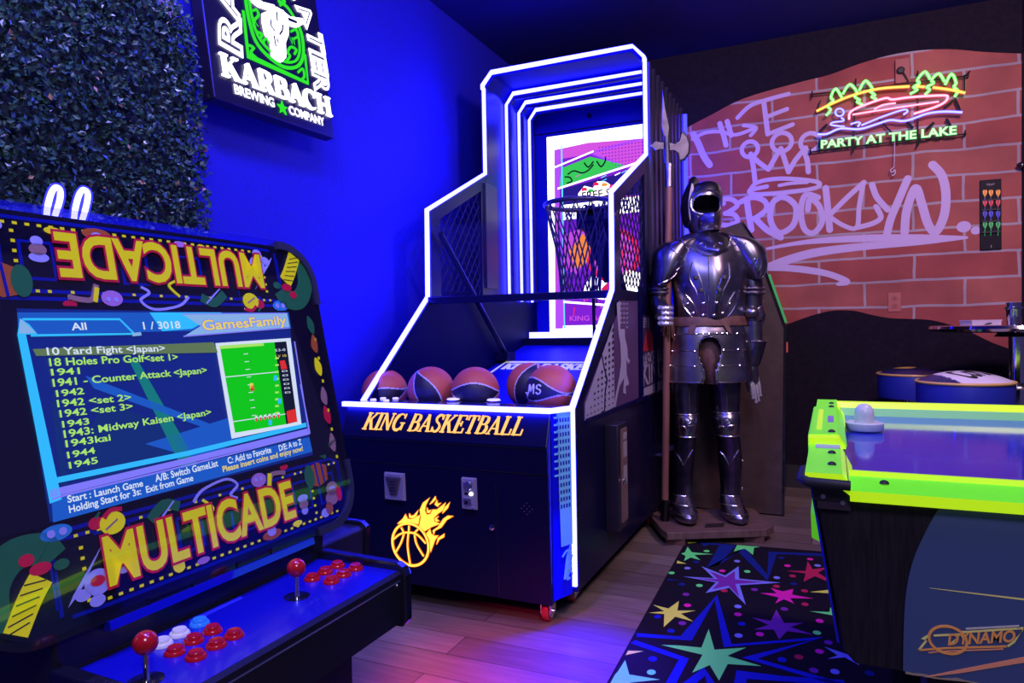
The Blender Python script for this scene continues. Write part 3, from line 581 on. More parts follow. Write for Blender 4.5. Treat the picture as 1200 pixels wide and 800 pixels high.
# deck buttons
DP = Pl((0, 0, .835), XAX, YAX)
def disc(p, r, hgt, m, name, rim=None):
    c = DP.px(*p); mb = MB(); mb.lathe([(r, 0), (r, hgt*.6), (r*.86, hgt), (0, hgt*1.05)], DP.w(c), 28); o = kpart(name, mb, m)
    if rim: mb = MB(); mb.lathe([(r*1.16, 0), (r*1.16, hgt*.45), (r*.99, hgt*.55)], DP.w(c), 28, cap=False); obj('button_rim', mb, rim, o)
M_LIT = pm('lit_white_button', (.6, .6, .7), .2, em=(.45, .4, 1), es=1.2)
disc((531.5, 469.5), .030, .012, M_LIT, 'start_button', M_CHROME); disc((578.5, 470.5), .030, .012, M_LIT, 'select_button', M_CHROME)
for p in ((437.5, 469), (449, 467.5), (452.5, 470), (463.5, 467.5)): disc(p, .014, .008, M_LIT, 'indicator_light')
# coin box on the side, perforated ad panels
mb = MB().box((XR, 2.99, .24), (XR+.062, 3.13, .715)); cb_ = kpart('coin_box', mb, pm('dark_box', (.014, .012, .02), .35), bevel=.004)
mb = MB().box((XR+.062, 3.035, .27), (XR+.067, 3.125, .69)); obj('coin_box_door', mb, pm('brown_door', (.20, .12, .11), .4), cb_, 'brown door', sm=0)
mb = MB(); mb.box((XR+.067, 3.06, .44), (XR+.069, 3.11, .52)); mb.box((XR+.067, 3.06, .56), (XR+.069, 3.11, .63)); mb.box((XR+.067, 3.06, .64), (XR+.069, 3.11, .67)); obj('coin_box_label', mb, [pm('grey_label', (.35, .33, .36), .5)], cb_, sm=0)
mb = MB(); mb.lathe([(.010, 0), (.010, .01)], (XR+.067, 3.05, .46), 12, ax=XAX); obj('coin_box_lock', mb, M_CHROME, cb_)
SP = Pl((XR, 0, 0), YAX, ZAX); s1 = lambda x, y: SP.px(660+x/4, 320+y/4)
mb = MB(); flat(mb, SP, [s1(95, 692), s1(95, 610), s1(255, 180), s1(262, 130), s1(345, 130), s1(350, 585)], .001, 0, .003); sg = kpart('graphic_panel', mb, pm('dark_maroon_print', (.10, .05, .16), .4), sm=0, label='perforated panel with a leaping player')
mb = MB(); flat(mb, SP, [s1(97, 690), s1(97, 615), s1(230, 232), s1(236, 625), s1(190, 650)], .005, 0)
flat(mb, SP, [s1(*p) for p in ((248, 200), (245, 140), (262, 130), (263, 200), (262, 262), (283, 262), (284, 300), (295, 350), (298, 395), (308, 412), (300, 425), (290, 405), (292, 470), (304, 520), (287, 530), (290, 568), (275, 560), (280, 490), (258, 530), (244, 600), (240, 628), (232, 622), (240, 570), (258, 480), (265, 420), (262, 330), (255, 290))], .006, 0)
for x0_, y0_, y1_ in ((262, 140, 240), (276, 140, 250), (290, 140, 260)):
    for yy in range(y0_, y1_, 22): flat(mb, SP, [s1(x0_, yy), s1(x0_+8, yy-1), s1(x0_+8, yy+7), s1(x0_, yy+8)], .0055, 0)
obj('player_print', mb, pm('lilac_print', (.42, .40, .60), .45), sg, 'pale silhouette and dots', sm=0)
mb = MB()
for r in range(16):
    for c in range(8):
        x, y = 104+c*17, 668-r*28-c*8
        if x > 97+ (690-y)*.30 and x < 226: flat(mb, SP, [s1(x, y), s1(x+5+r*.2, y-2), s1(x+5+r*.2, y-8-r*.9), s1(x, y-6-r*.9)], .0075, 0)
stroke(mb, SP, [s1(*p) for p in ((175, 385), (185, 440), (200, 500), (190, 560), (188, 640), (172, 655))], .007, .005, .008, 0)
obj('print_dots', mb, M_KING, sg, sm=0)
mb = MB(); mb.box((XR, 3.96, .78), (XR+.012, 4.0, 1.36)); mb.box((XR, 2.72, .755), (XR+.014, 3.75, .775)); mb.box((XR, 3.62, .78), (XR+.01, 3.68, 1.36)); kpart('side_trim', mb, M_NAVY, sm=0)
a, b = SP.px(752, 462), SP.px(778, 360)
mb = MB(); flat(mb, SP, [s1(362, 588), s1(362, 430), s1(355, 200), s1(470, 200), s1(475, 548)], .001, 0, .003)
s2_ = kpart('banner_panel', mb, pm('dark_purple_print', (.05, .03, .10), .4), sm=0, label='dark rear panel with lettering')
mb = MB(); flat(mb, SP, [s1(367, 365), s1(392, 250), s1(420, 300), s1(418, 365)], .005, 1)
text(mb, SP, 'BASKETBALL', s1(366, 450), s1(475, 395), .075, h=.005, m=0, off=.02); text(mb, SP, 'KING', s1(370, 530), s1(465, 485), .12, h=.005, m=0, off=.02)
flat(mb, SP, [s1(364, 580), s1(364, 545), s1(470, 495), s1(470, 540)], .005, 0)
for yy in range(210, 250, 12):
    for xx in range(362, 400, 10): flat(mb, SP, [s1(xx, yy), s1(xx+6, yy), s1(xx+6, yy+8), s1(xx, yy+8)], .005, 0)
obj('banner_print', mb, [pm('grey_violet_print', (.34, .30, .44), .5), pm('dull_red_print', (.35, .02, .04), .5)], s2_, sm=0)
# castors
def caster(x, y, name='castor'):
    mb = MB(); mb.box((x-.035, y-.03, .085), (x+.035, y+.03, .092)); mb.box((x-.022, y-.03, .03), (x-.017, y+.022, .086)); mb.box((x+.017, y-.03, .03), (x+.022, y+.022, .086)); mb.cyl((x-.026, y, .04), (x+.028, y, .04), .008, 12)
    c = kpart(name, mb, M_CHROME, sm=30)
    mb = MB(); mb.lathe([(.026, 0), (.038, .003), (.04, .008), (.04, .024), (.038, .029), (.026, .032)], (x-.016, y, .04), 28, ax=XAX, m=0); obj('castor_wheel', mb, pm('red_castor', (.45, .03, .04), .4), c, 'red wheel')
    mb = MB(); mb.lathe([(.025, 0), (.025, .004)], (x+.0125, y, .04), 20, ax=XAX); obj('wheel_hub', mb, M_WHITE, c)
caster(-1.02, 2.54); caster(-1.0, 2.76); caster(-1.86, 2.54); caster(-.96, 4.0); caster(-.96, 4.75)
mb = MB().box((XK+.03, 2.60, .085), (XR-.03, 4.88, .125)); kpart('base_plate', mb, M_KING, sm=0)
for y_, h_ in ((4.0, .415), (4.2, .43)): kpart('side_bracket', MB().box((XR, y_, .40), (XR+.05, y_+.045, h_)), M_STEEL, sm=0)
# ------------------------------------------------------------------ basketballs in the trough
M_BO = noisy(pm('orange_ball_rubber', (.5, .09, .04), .5), 300, (.46, .075, .035), (.58, .11, .05), bump=.2)
M_BB = noisy(pm('black_ball_rubber', (.012, .01, .02), .45), 300, (.010, .009, .018), (.016, .014, .024), bump=.2)
M_BS = pm('silver_seam', (.55, .55, .62), .4)
EXc = nrm(CR*V3(1, 1, 0))
# each ball: lens-shaped black bands on orange, parted by pale seams; n = band normal, m = where the lens closes, as (across, up, toward)
B1 = ((-.22, .92, .22), (.9, .25, .1)); B2 = ((.83, .53, .12), (-.5, .83, .1)); B3 = ((.03, .99, .06), (1, 0, 0)); B4 = ((.14, .98, .02), (.55, -.1, .82)); B5 = ((.85, -.35, .2), (.3, .9, 0))
def basketball(px, py, dep, r, rot, label, spec):
    c = PY(px, py, dep); mb = MB(); n = 200; axs = (EXc, ZAX, nrm(C0-c))
    bn, bm_ = [nrm(sum(axs[i]*q[i] for i in range(3))) for q in spec]; bm_ = nrm(bm_-bn*(bm_@bn)); bt = np.cross(bn, bm_)
    rows = []
    for i in range(101):
        t = math.pi*i/100; s = max(math.sin(t), 1e-4); rows.append([(s*math.cos(2*math.pi*j/n), s*math.sin(2*math.pi*j/n), math.cos(t)) for j in range(n)])
    def cell(p):
        x, y, z = p@bm_, p@bn, p@bt; hw = .42*(1-x*x)+.03
        if abs(abs(y)-hw) < .024: return 2
        if abs(y) < hw: return 1
        return 0
    for i in range(100):
        for j in range(n):
            q = [rows[i][j], rows[i+1][j], rows[i+1][(j+1) % n], rows[i][(j+1) % n]]
            mb.face([c + r*np.array(k) for k in q], cell(nrm(sum(np.array(k) for k in q))))
    o = obj('basketball', mb, [M_BO, M_BB, M_BS], sm=180); tag(o, label, 'basketball', 'basketballs in the machine trough'); return o, c
br = .109
basketball(451, 459, 2.80, br, (0, 0, 0), 'leftmost basketball on the ramp, orange above a black band', B1)
basketball(505, 457, 2.79, br, (0, 0, 0), 'second basketball from the left, black slanted panel between two orange ones', B2)
basketball(557, 458, 2.80, br, (0, 0, 0), 'middle basketball, orange cap over one wide black band', B3)
b4, c4 = basketball(646, 457, 2.79, br, (0, 0, 0), 'frontmost right basketball with white letters on its black panel', B4)
basketball(621, 452, 2.995, br, (0, 0, 0), 'basketball half hidden behind the lettered ball and the middle ball', B5)
bv = bvh_of(b4); mb = MB()
def on_ball(P, w):
    Q = [hit(bv, 580+x/8.89, 400+y/8.89, .0015) for x, y in P]; Q = [q for q in Q if q is not None]
    if len(Q) > 1: mb.tube(Q, w, 6)
for P in ([(352, 545), (368, 450), (375, 520), (405, 448), (403, 545)], [(478, 470), (465, 452), (440, 462), (438, 490), (470, 505), (472, 530), (450, 548), (428, 530)], [(310, 540), (335, 535), (345, 565), (330, 595), (305, 598)]): on_ball(smooth(P, 3), .0035)
obj('ball_letters', mb, M_WHITE, b4, 'white letters MS')
# ================================================================== list-screen arcade cabinet at the left
TA = math.radians(11.5)
P0 = PD(213, 572, 1.25)
MP = Pl(P0, YAX, V3(-math.sin(TA), 0, math.cos(TA)))
AM = thing('arcade_cabinet', (-1.15, .94, 0), 'black upright arcade cabinet with lit game-list screen and red joysticks', 'arcade cabinet')
def apart(n, mb, m, **k): return obj(n, mb, m, AM, **k)
def rrect(u0, v0, u1, v1, r, n=8):
    P = []
    for cx, cy, a in ((u1-r, v1-r, 0), (u0+r, v1-r, 90), (u0+r, v0+r, 180), (u1-r, v0+r, 270)): P += arc(cx, cy, r, r, a, a+90, n)
    return P
BU0, BU1, BV0, BV1 = -.345, .452, -.160, .478
# body
mb = MB()
bodyp = [(-1.035, .655), (-1.03, .72), (-1.06, .73), (-1.17, 1.31), (-1.50, 1.31), (-1.50, .04), (-.96, .04), (-.96, .52), (-1.03, .56)]
mb.poly([V3(x, .64, z) for x, z in bodyp], [V3(x, 1.235, z) for x, z in bodyp]); apart('body', mb, M_BLACK, sm=0, bevel=.004)
mb = MB(); mb.lathe([(.16, 0), (.16, .012), (.14, .022)], (-.99, 1.26, .002), 28); mb.lathe([(.10, .02), (.1, .045)], (-.99, 1.2, .0), 20); apart('foot_plate', mb, M_BLACKG)
mb = MB(); mb.poly([MP.w(p, -.03) for p in rrect(BU0-.012, BV0-.012, BU1+.012, BV1+.004, .095)], [MP.w(p, -.002) for p in rrect(BU0-.012, BV0-.012, BU1+.012, BV1+.004, .095)]); bez = apart('bezel', mb, M_BLACKG, sm=30)
M_ART = [pm('art_black', (.008, .007, .016), .12, coat=.7), pm('art_blue', (.006, .016, .22), .15, coat=.7), pm('art_yellow', (.88, .80, .01), .15, coat=.5, em=(.85, .78, .0), es=.30), pm('art_red', (.62, .012, .04), .15, coat=.5, em=(.6, .01, .03), es=.22), pm('art_green', (.03, .25, .05), .2, coat=.5),  # yellow and red print given faint emission to look brighter
         pm('art_orange', (.7, .16, .02), .2, coat=.5), pm('art_pink', (.75, .35, .45), .2, coat=.5), pm('art_cyan', (.05, .45, .5), .2, coat=.5), pm('art_white', (.62, .62, .66), .2, coat=.5), pm('art_tan', (.55, .30, .16), .2, coat=.5), pm('art_navy', (.006, .008, .08), .12, coat=.7)]
BK_, BL_, YE_, RE_, GR_, OR_, PK_, CY_, WH_, TA_, NV_ = range(11)
mb = MB()
flat(mb, MP, rrect(BU0, BV0, BU1, BV1, .085), -.0018, 0)
def art_panel(flip):
    # coordinates on the lower art band: x -.34...45, y -.155..-.012 ; the upper band is the same art turned round
    cx, cy = (BU0+BU1)/2, (BV0+BV1)/2
    def T(p): return p if not flip else (2*cx-p[0], 2*cy-p[1]+.006)
    def S(P, w, m, l): stroke(mb, MP, [T(p) for p in P], w, -.0018, -.0018+.0004*l, m)
    def Fp(P, m, l): flat(mb, MP, [T(p) for p in P], -.0018+.0004*l, m)
    def blob(x, y, rx, ry, m, l, a0=0, a1=360): Fp([(x+rx*math.cos(math.radians(a0+(a1-a0)*i/18)), y+ry*math.sin(math.radians(a0+(a1-a0)*i/18))) for i in range(18 if a1-a0 == 360 else 19)], m, l)
    for o in (0, .012): S([(-.235-o*.3, -.14+o), (-.235-o*.3, -.03), (-.20, -.018-o), (.40, -.018-o), (.425, -.03), (.425, -.12)], .006, BL_, 1)
    S([(-.22, -.145), (-.16, -.147), (.40, -.147)], .006, BL_, 1); S([(-.17, -.035), (-.11, -.032), (-.11, -.05)], .005, BL_, 1)
    for x0 in (-.02, .10, .27, .35): S([(x0, -.05), (x0+.05, -.05), (x0+.05, -.11), (x0, -.11), (x0, -.05)], .005, BL_, 1)
    for i in range(34):
        x = -.20 + i*.0185; (-.17 < x < .40) and S([(x, -.138), (x+.007, -.138)], .0045, YE_, 2)
        if x < -.14 or x > .28 or i % 3 == 0: S([(x, -.030), (x+.006, -.030)], .0045, YE_, 2)
    for i in range(6): S([(-.195, -.05-.016*i), (-.189, -.05-.016*i)], .005, YE_, 2); S([(.325, -.045-.016*i), (.331, -.045-.016*i)], .005, YE_, 2)
    # corner creature-like foliage: a coiled green vine with a striped belly (plain pattern)
    S(smooth([(-.325, -.13), (-.32, -.07), (-.29, -.035), (-.25, -.035), (-.235, -.055)], 5), .045, GR_, 3); S(smooth([(-.30, -.14), (-.275, -.10), (-.255, -.075)], 4), .035, YE_, 4)
    for i in range(6): S([(-.315+i*.007, -.138+i*.012), (-.28+i*.006, -.13+i*.010)], .002, BK_, 5)
    blob(-.272, -.045, .011, .009, RE_, 5); blob(-.255, -.062, .016, .009, RE_, 5); blob(-.225, -.065, .012, .008, GR_, 5)
    # lance, berries, discs, barrel, leaves, spiral
    Fp([(-.225, -.13), (-.205, -.115), (-.155, -.05), (-.215, -.115)], WH_, 3); blob(-.175, -.108, .022, .020, WH_, 4); blob(-.175, -.106, .012, .008, RE_, 5)
    for p in ((-.20, -.12), (-.15, -.095), (-.18, -.135), (-.13, -.10)): blob(*p, .013, .009, WH_, 4)
    blob(-.225, -.018, .024, .012, CY_, 3); blob(-.233, -.018, .006, .006, WH_, 4); blob(-.215, -.018, .006, .006, WH_, 4)
    blob(-.163, -.020, .013, .010, RE_, 3); S([(-.163, -.012), (-.155, -.004)], .004, GR_, 4)
    blob(-.137, -.026, .022, .018, YE_, 6); S(smooth([(-.150, -.016), (-.137, -.006), (-.118, -.008)], 4), .007, RE_, 7); S([(-.15, -.034), (-.128, -.022)], .003, TA_, 7)
    blob(-.03, -.128, .013, .012, YE_, 5, 35, 325)
    S(smooth([(.02, -.03), (.045, -.012), (.10, -.004), (.125, -.02), (.105, -.035), (.12, -.045)], 5), .005, WH_, 4); S(smooth([(.04, -.03), (.06, -.05), (.045, -.06)], 5), .005, YE_, 4)
    S(smooth([(-.07, -.04), (-.04, -.02), (-.01, -.03)], 4), .018, GR_, 3); S([(-.06, -.05), (-.02, -.018)], .003, WH_, 4)
    blob(.18, -.022, .020, .014, PK_, 4); blob(.173, -.020, .004, .004, WH_, 5); blob(.187, -.020, .004, .004, WH_, 5)
    S(smooth([(.205, -.045), (.215, -.02), (.235, -.018), (.255, -.022)], 4), .009, TA_, 6); S([(.205, -.04), (.212, -.015)], .008, YE_, 7)
    blob(.255, -.010, .012, .006, RE_, 3)
    Fp([(.315, -.06), (.322, -.025), (.355, -.018), (.385, -.03), (.382, -.062), (.35, -.072)], OR_, 4); blob(.325, -.045, .016, .026, GR_, 5); S([(.348, -.019), (.352, -.071)], .005, BL_, 5); S([(.368, -.022), (.370, -.067)], .005, BL_, 5)
    for a in range(5): S([(.37, -.005), (.385+.012*a, .006+.004*a)], .006, GR_, 3)
    S(smooth([(.33, .004), (.36, .002), (.39, -.012)], 4), .010, GR_, 3)
    blob(.39, -.085, .020, .016, TA_, 5); blob(.385, -.105, .022, .016, TA_, 5); blob(.41, -.10, .010, .018, RE_, 5); blob(.37, -.125, .012, .014, OR_, 5); S([(.38, -.083), (.40, -.083)], .006, WH_, 6)
    blob(.293, -.085, .016, .008, WH_, 4); blob(.293, -.098, .014, .010, TA_, 4); blob(.293, -.112, .010, .008, WH_, 4)
    blob(.19, -.135, .026, .010, OR_, 5); blob(.19, -.128, .012, .010, WH_, 6); blob(.265, -.132, .014, .006, YE_, 4)
    blob(.02, -.135, .014, .006, PK_, 4); blob(.355, -.132, .014, .01, WH_, 5)
art_panel(False); art_panel(True)
for i, (y0, c) in enumerate(((.30, GR_), (.255, OR_), (.20, YE_), (.13, TA_), (.085, RE_), (.02, TA_))):
    flat(mb, MP, smooth([(.415+.006*(i % 2), y0+.02), (.432, y0), (.425, y0-.025), (.409, y0-.008)], 4, True), -.0006, c); flat(mb, MP, [(.424, y0-.034), (.431, y0-.034), (.431, y0-.041), (.424, y0-.041)], -.0006, YE_)
    flat(mb, MP, smooth([(-.31, y0+.02), (-.29, y0), (-.305, y0-.025), (-.32, y0-.008)], 4, True), -.0006, c)
def marquee(a, b, hgt):
    text(mb, MP, 'MULTICADE', a, b, hgt, h=.0014, m=RE_, off=.07); text(mb, MP, 'MULTICADE', a, b, hgt, h=.0022, m=YE_, off=.028)
marquee(MP.px(129, 685), MP.px(346, 604), .074); marquee(MP.px(302, 300), MP.px(63, 273.5), .072)
# dark surround of the screen
flat(mb, MP, [(-.335, -.006), (.405, -.006), (.405, .331), (-.335, .331)], -.0004, BK_)
obj('bezel_art', mb, M_ART, bez, 'printed arcade artwork with yellow lettering outlined in red', sm=0)
mb = MB(); M_TOPG = pm('blue_acrylic', (.01, .012, .6), .2, coat=.5); M_TOPG.node_tree.nodes['Principled BSDF'].inputs['Alpha'].default_value = .35; M_TOPG.node_tree.nodes['Principled BSDF'].inputs['Transmission Weight'].default_value = .3
P = [(BU0+.03, BV1), (.40, BV1-.004), (.385, BV1+.02), (BU0+.03, BV1+.02)]
mb.poly([MP.w(p, -.02) for p in P], [MP.w(p, -.004) for p in P]); obj('top_glass_edge', mb, M_TOPG, bez, sm=0)
mb = MB(); P = [(-.17, BV0-.012), (.30, BV0-.012), (.30, BV0-.026), (-.17, BV0-.026)]
mb.poly([MP.w(p, -.02) for p in P], [MP.w(p, .004) for p in P]); obj('lower_lip', mb, pm('blue_gloss_lip', (.008, .010, .40), .12, coat=.6), bez, sm=0)
for (u, v, s) in ((BU1-.02, BV1-.02, 0), (BU1-.02, BV0+.02, 270)):
    mb = MB(); P = arc(BU1-.083, (BV1-.083 if s == 0 else BV0+.083), .098, .098, s, s+90, 10); Q = arc(BU1-.083, (BV1-.083 if s == 0 else BV0+.083), .080, .080, s, s+90, 10)
    if s == 0: P = [(BU1+.015, BV1-.13)]+P+[(BU1-.10, BV1+.015)]; Q = [(BU1-.003, BV1-.13)]+Q+[(BU1-.10, BV1-.003)]
    else: P = [(BU1-.13, BV0-.015)]+P+[(BU1+.015, BV0+.13)]; Q = [(BU1-.13, BV0+.003)]+Q+[(BU1-.003, BV0+.13)]
    mb.poly([MP.w(p, -.032) for p in P+Q[::-1]], [MP.w(p, .003) for p in P+Q[::-1]]); obj('corner_guard', mb, pm('grey_black_plastic', (.03, .03, .04), .4), bez, sm=30)
# screen ------------------------------------------------------------
def grad_em(name, c1, c2, s, z0, z1):
    m = em(name, c1, s); return m
SCM = [pm('scr_base', (.004, .012, .09), .06, coat=.4, em=(.004, .018, .13), es=.9), em('scr_blue', (.012, .11, .60), 1.), em('scr_cyan', (.03, .48, .95), 1.15), em('scr_violet', (.22, .20, .95), 1.1), em('scr_text_green', (.48, .95, .16), .95), em('scr_white', (.75, .85, 1), 1.), em('scr_olive', (.16, .26, .12), .8), em('scr_green', (.005, .80, .01), .8), em('scr_dark', (.006, .01, .03), 1), em('scr_yellow', (.9, .72, .12), 1), em('scr_paleblue', (.30, .55, .95), .9), em('scr_red', (.8, .03, .03), 1), em('scr_mid', (.008, .036, .25), .8), em('scr_teal', (.01, .30, .32), .7)]
sB, sU, sC, sV, sT, sW, sO, sG, sD, sY, sP, sR, sM, sX = range(14)
mb = MB(); U0, U1, V0_, V1_ = -.232, .348, .000, .325
def sq(px, py): return MP.px(px, py)
def sfl(P, m, l): flat(mb, MP, [sq(*p) for p in P], .0002*l, m)
def sst(P, w, m, l): stroke(mb, MP, [sq(*p) for p in P], w, 0, .0002*l, m)
def stx(s, p, q, h, m, l, **k): textpx(mb, MP, s, p, q, h, h=.0002*l, m=m, **k)
flat(mb, MP, [(U0, V0_), (U1, V0_), (U1, V1_), (U0, V1_)], .0, sB)
# moving background swirls
sfl([(20, 366), (338, 366), (341, 385), (22, 392)], sU, 1); sfl([(120, 470), (260, 520), (345, 480), (350, 520), (200, 570), (80, 560)], sM, 1); sfl([(175, 366), (260, 366), (225, 385), (190, 388)], sC, 2)
sfl([(150, 420), (160, 420), (232, 545), (214, 551)], sX, 2); sfl([(100, 440), (255, 500), (250, 505), (110, 455)], sU, 2); sfl([(170, 520), (330, 470), (350, 470), (240, 540)], sU, 2)
sfl([(60, 585), (362, 512), (366, 529), (62, 612)], sU, 3); sfl([(62, 560), (220, 528), (358, 495), (359, 500), (220, 534), (62, 567)], sC, 4); sfl([(57, 574), (220, 536), (360, 502), (361, 508), (220, 543), (58, 583)], sV, 4)
# frame of the list
sfl([(20, 392), (23, 373), (34, 380), (44, 392), (30, 392), (72, 585), (58, 590)], sC, 4); sfl([(23, 373), (42, 390), (22, 391)], sP, 5)
sst([(26, 374), (140, 374), (158, 392)], .0035, sC, 5); sst([(36, 393), (158, 391)], .0035, sC, 5); sfl([(32, 377), (137, 377), (150, 389), (44, 391)], sU, 4); sst([(155, 392), (165, 391)], .006, sP, 6)
sst([(60, 585), (76, 580), (220, 545), (362, 508), (345, 400)], .003, sV, 5); sst([(352, 450), (363, 508)], .003, sV, 5)
sfl([(38, 409), (250, 401), (255, 413), (42, 417)], sO, 5)
rows = [('10 Yard Fight <Japan>', (55, 416), (193, 411.5), 10, sW), ('18 Holes Pro Golf<set 1>', (58, 429), (208, 422), 10.5, sT), ('1941', (60, 440), (93, 438), 9.5, sT), ('1941 - Counter Attack <Japan>', (62, 453), (242, 437), 10, sT), ('1942', (66, 465), (98, 461.5), 9.5, sT), ('1942 <set 2>', (67, 477), (153, 469), 10, sT), ('1942 <set 3>', (70, 489), (155, 479.5), 10, sT), ('1943', (73, 501), (104, 497), 9.5, sT), ('1943: Midway Kaisen <Japan>', (75, 513), (247, 486), 10, sT), ('1943kai', (77, 524), (129, 516), 10, sT), ('1944', (79, 537), (111, 531), 9.5, sT), ('1945', (81, 549), (114, 542.5), 9.5, sT)]
for s, p, q, h, m in rows: stx(s, p, q, h*.80, m, 8, off=.018)
stx('All', (84, 387), (101, 386.3), 8.5, sW, 8, off=.02); stx('1 / 3018', (168, 386), (211, 384.5), 8.5, sW, 8, off=.015)
sfl([(213, 368), (336, 367), (339, 383), (215, 394), (235, 382)], sP, 5); sst([(213, 368), (336, 367)], .002, sV, 6); sst([(215, 394), (339, 384)], .0025, sV, 6)
stx('GamesFamily', (238, 387), (335, 380), 11, sV, 8, off=.06); stx('GamesFamily', (238, 387), (335, 380), 11, sY, 9, off=.02)
stx('Start : Launch Game', (79, 589), (167, 569.5), 8, sW, 8, off=.02); stx('Holding Start for 3s:  Exit from Game', (81, 601), (226, 563), 8, sW, 8, off=.02); stx('A/B: Switch GameList', (182, 564.5), (255, 546), 8, sW, 8, off=.02)
stx('C: Add to Favorite', (267, 543.5), (317.5, 530), 7.5, sW, 8, off=.02); stx('D/E: A to Z', (327, 528.5), (353, 520.5), 7, sW, 8, off=.02); stx('Please insert coins and enjoy now!', (261, 553), (354.5, 528), 6.5, sY, 8, off=.02)
# game preview
sfl([(252, 402), (340, 396), (353, 497), (271, 514)], sW, 5); sfl([(257, 405), (321, 401), (335, 497), (275, 507)], sG, 6); sfl([(321, 401), (335, 400), (348, 494), (335, 497)], sD, 6); sfl([(257, 405), (308, 402), (309, 405), (257, 409)], sT, 7)
for a, b in (((262, 442), (322, 436)), ((273, 494), (334, 485))): sst([a, b], .0018, sW, 8)
for k in range(9): y = 415+k*9; sst([(285+k*1.2, y), (290+k*1.2, y-.6)], .0014, sW, 8); sst([(322, 420+k*8), (326, 419.5+k*8)], .004, sT, 8)
for p, c in (((294, 452), sY), ((295, 455), sR), ((322, 443), sC), ((327, 470), sC), ((316, 495), sC)): x, y = p; sfl([(x-2, y-3), (x+2, y-3), (x+2, y+3), (x-2, y+3)], c, 9)
for k in range(6): x = 298+k*5.2; sfl([(x, 488-k*.8), (x+3, 487-k*.8), (x+3, 492-k*.8), (x, 493-k*.8)], sW, 9); sfl([(x, 490-k*.8), (x+3, 490-k*.8), (x+2, 494-k*.8), (x+1, 494-k*.8)], sR, 10)
sfl([(327, 423), (333, 422), (336, 432), (329, 433)], sR, 8)
for k in range(6): y = 435+k*5; sst([(330+k*.7, y), (336+k*.7, y-.5)], .0035, sW, 8); sst([(331+k*.7, y), (335+k*.7, y-.4)], .0022, sD, 9)
sfl([(335, 482), (345, 479), (348, 494), (337, 496)], sR, 8); stx('53-0', (322, 412), (334, 411), 3, sW, 8); stx('LV 10', (323, 419), (335, 418), 3, sY, 8)
flat(mb, MP, [sq(*p) for p in ((60, 470), (66, 470), (82, 590), (74, 592))], .0003, sM)
obj('screen_image', mb, SCM, bez, 'glowing blue screen with a green game list', sm=0)
mb = MB(); mb.poly([MP.w(p, .004) for p in rrect(BU0, BV0, BU1, BV1, .085)], [MP.w(p, .006) for p in rrect(BU0, BV0, BU1, BV1, .085)]); obj('glass_cover', mb, glassy('clear_glass', (.97, .97, 1), .955), bez, sm=0)
# slots on the front panel, control deck
FPn = Pl((-1.029, 0, 0), YAX, ZAX); mb = MB()
for P in (((172, 701), (224, 685), (224, 697), (172, 718)), ((276, 659), (316, 645), (316, 654), (276, 671))):
    q = [FPn.px(*p) for p in P]; u0, u1 = q[0][0], q[1][0]; v0, v1 = q[3][1], q[0][1]
    mb = MB(); mb.box((-1.031, u0, v0), (-1.027, u1, v1)); o = apart('slot_recess', mb, pm('slot_black', (.003, .003, .004), .8), sm=0)
    mb = MB(); stroke(mb, FPn, [(u0, v0), (u1, v0), (u1, v1), (u0, v1)], .004, .001, .006, close=True); obj('slot_frame', mb, M_BLACKG, o, sm=0)
ZD = .65
mb = MB(); mb.poly([V3(x, .655, z) for x, z in ((-1.033, ZD), (-.822, ZD), (-.815, .645), (-.822, .54), (-1.033, .54))], [V3(x, 1.215, z) for x, z in ((-1.033, ZD), (-.822, ZD), (-.815, .645), (-.822, .54), (-1.033, .54))]); cdk = apart('control_deck', mb, M_BLACK, sm=0); mb = MB().box((-1.03, .658, ZD-.001), (-.824, 1.213, ZD+.0006)); obj('deck_top', mb, pm('blue_light_tint_deck', (.006, .006, .26), .28, coat=.2), cdk, 'blue-lit deck surface', sm=0)  # black deck; blue light from above put into its top colour
for y0, y1 in ((1.215, 1.24), (.63, .655)):
    mb = MB(); P = [(-1.033, .668), (-.83, .664), (-.812, .655), (-.806, .64), (-.806, .545), (-.815, .532), (-1.033, .532)]
    mb.poly([V3(x, y0, z) for x, z in P], [V3(x, y1, z) for x, z in P]); apart('deck_end', mb, M_BLACKG, sm=0, bevel=.004)
mb = MB(); mb.tube([V3(-.8155, .66, .632), V3(-.8155, 1.21, .632)], .0016, 6); mb2 = mb; apart('deck_seam', mb, M_STEEL)
mb = MB(); mb.lathe([(.004, 0), (.003, .002)], V3(-.8165, 1.20, .625), 10, ax=XAX); apart('screw', mb, M_STEEL)
DK = Pl((0, 0, ZD), XAX, YAX)
def joystick(px, py, label):
    b = DK.wp(px, py); j = apart('joystick', MB().lathe([(.021, 0), (.021, .0012), (.005, .002), (.0042, .004), (.0042, .045)], b, 24), M_CHROME)
    obj('dust_washer', MB().lathe([(.024, 0), (.024, .0016), (.008, .002)], b, 28), M_BLACKG, j)
    obj('ball_top', MB().ball(b+V3(0, 0, .055), .0175, 28), M_RED, j, 'red ball knob'); return j
joystick(171.5, 797, 0); joystick(348, 699, 0)
M_WB = pm('white_button', (.75, .72, .55), .25, em=(.8, .75, .5), es=.12); M_CB = pm('blue_button', (.03, .25, .6), .25, em=(.03, .3, .7), es=.15)
def button(px, py, m, name='push_button'):
    b = DK.wp(px, py); o = apart(name, MB().lathe([(.0165, 0), (.0165, .003), (.0145, .006), (.0115, .006)], b, 26, cap=False), m)
    obj('button_cap', MB().lathe([(.0115, .004), (.0115, .0105), (.0105, .0118), (.003, .0112), (0, .011)], b, 24, cap=False), m, o)
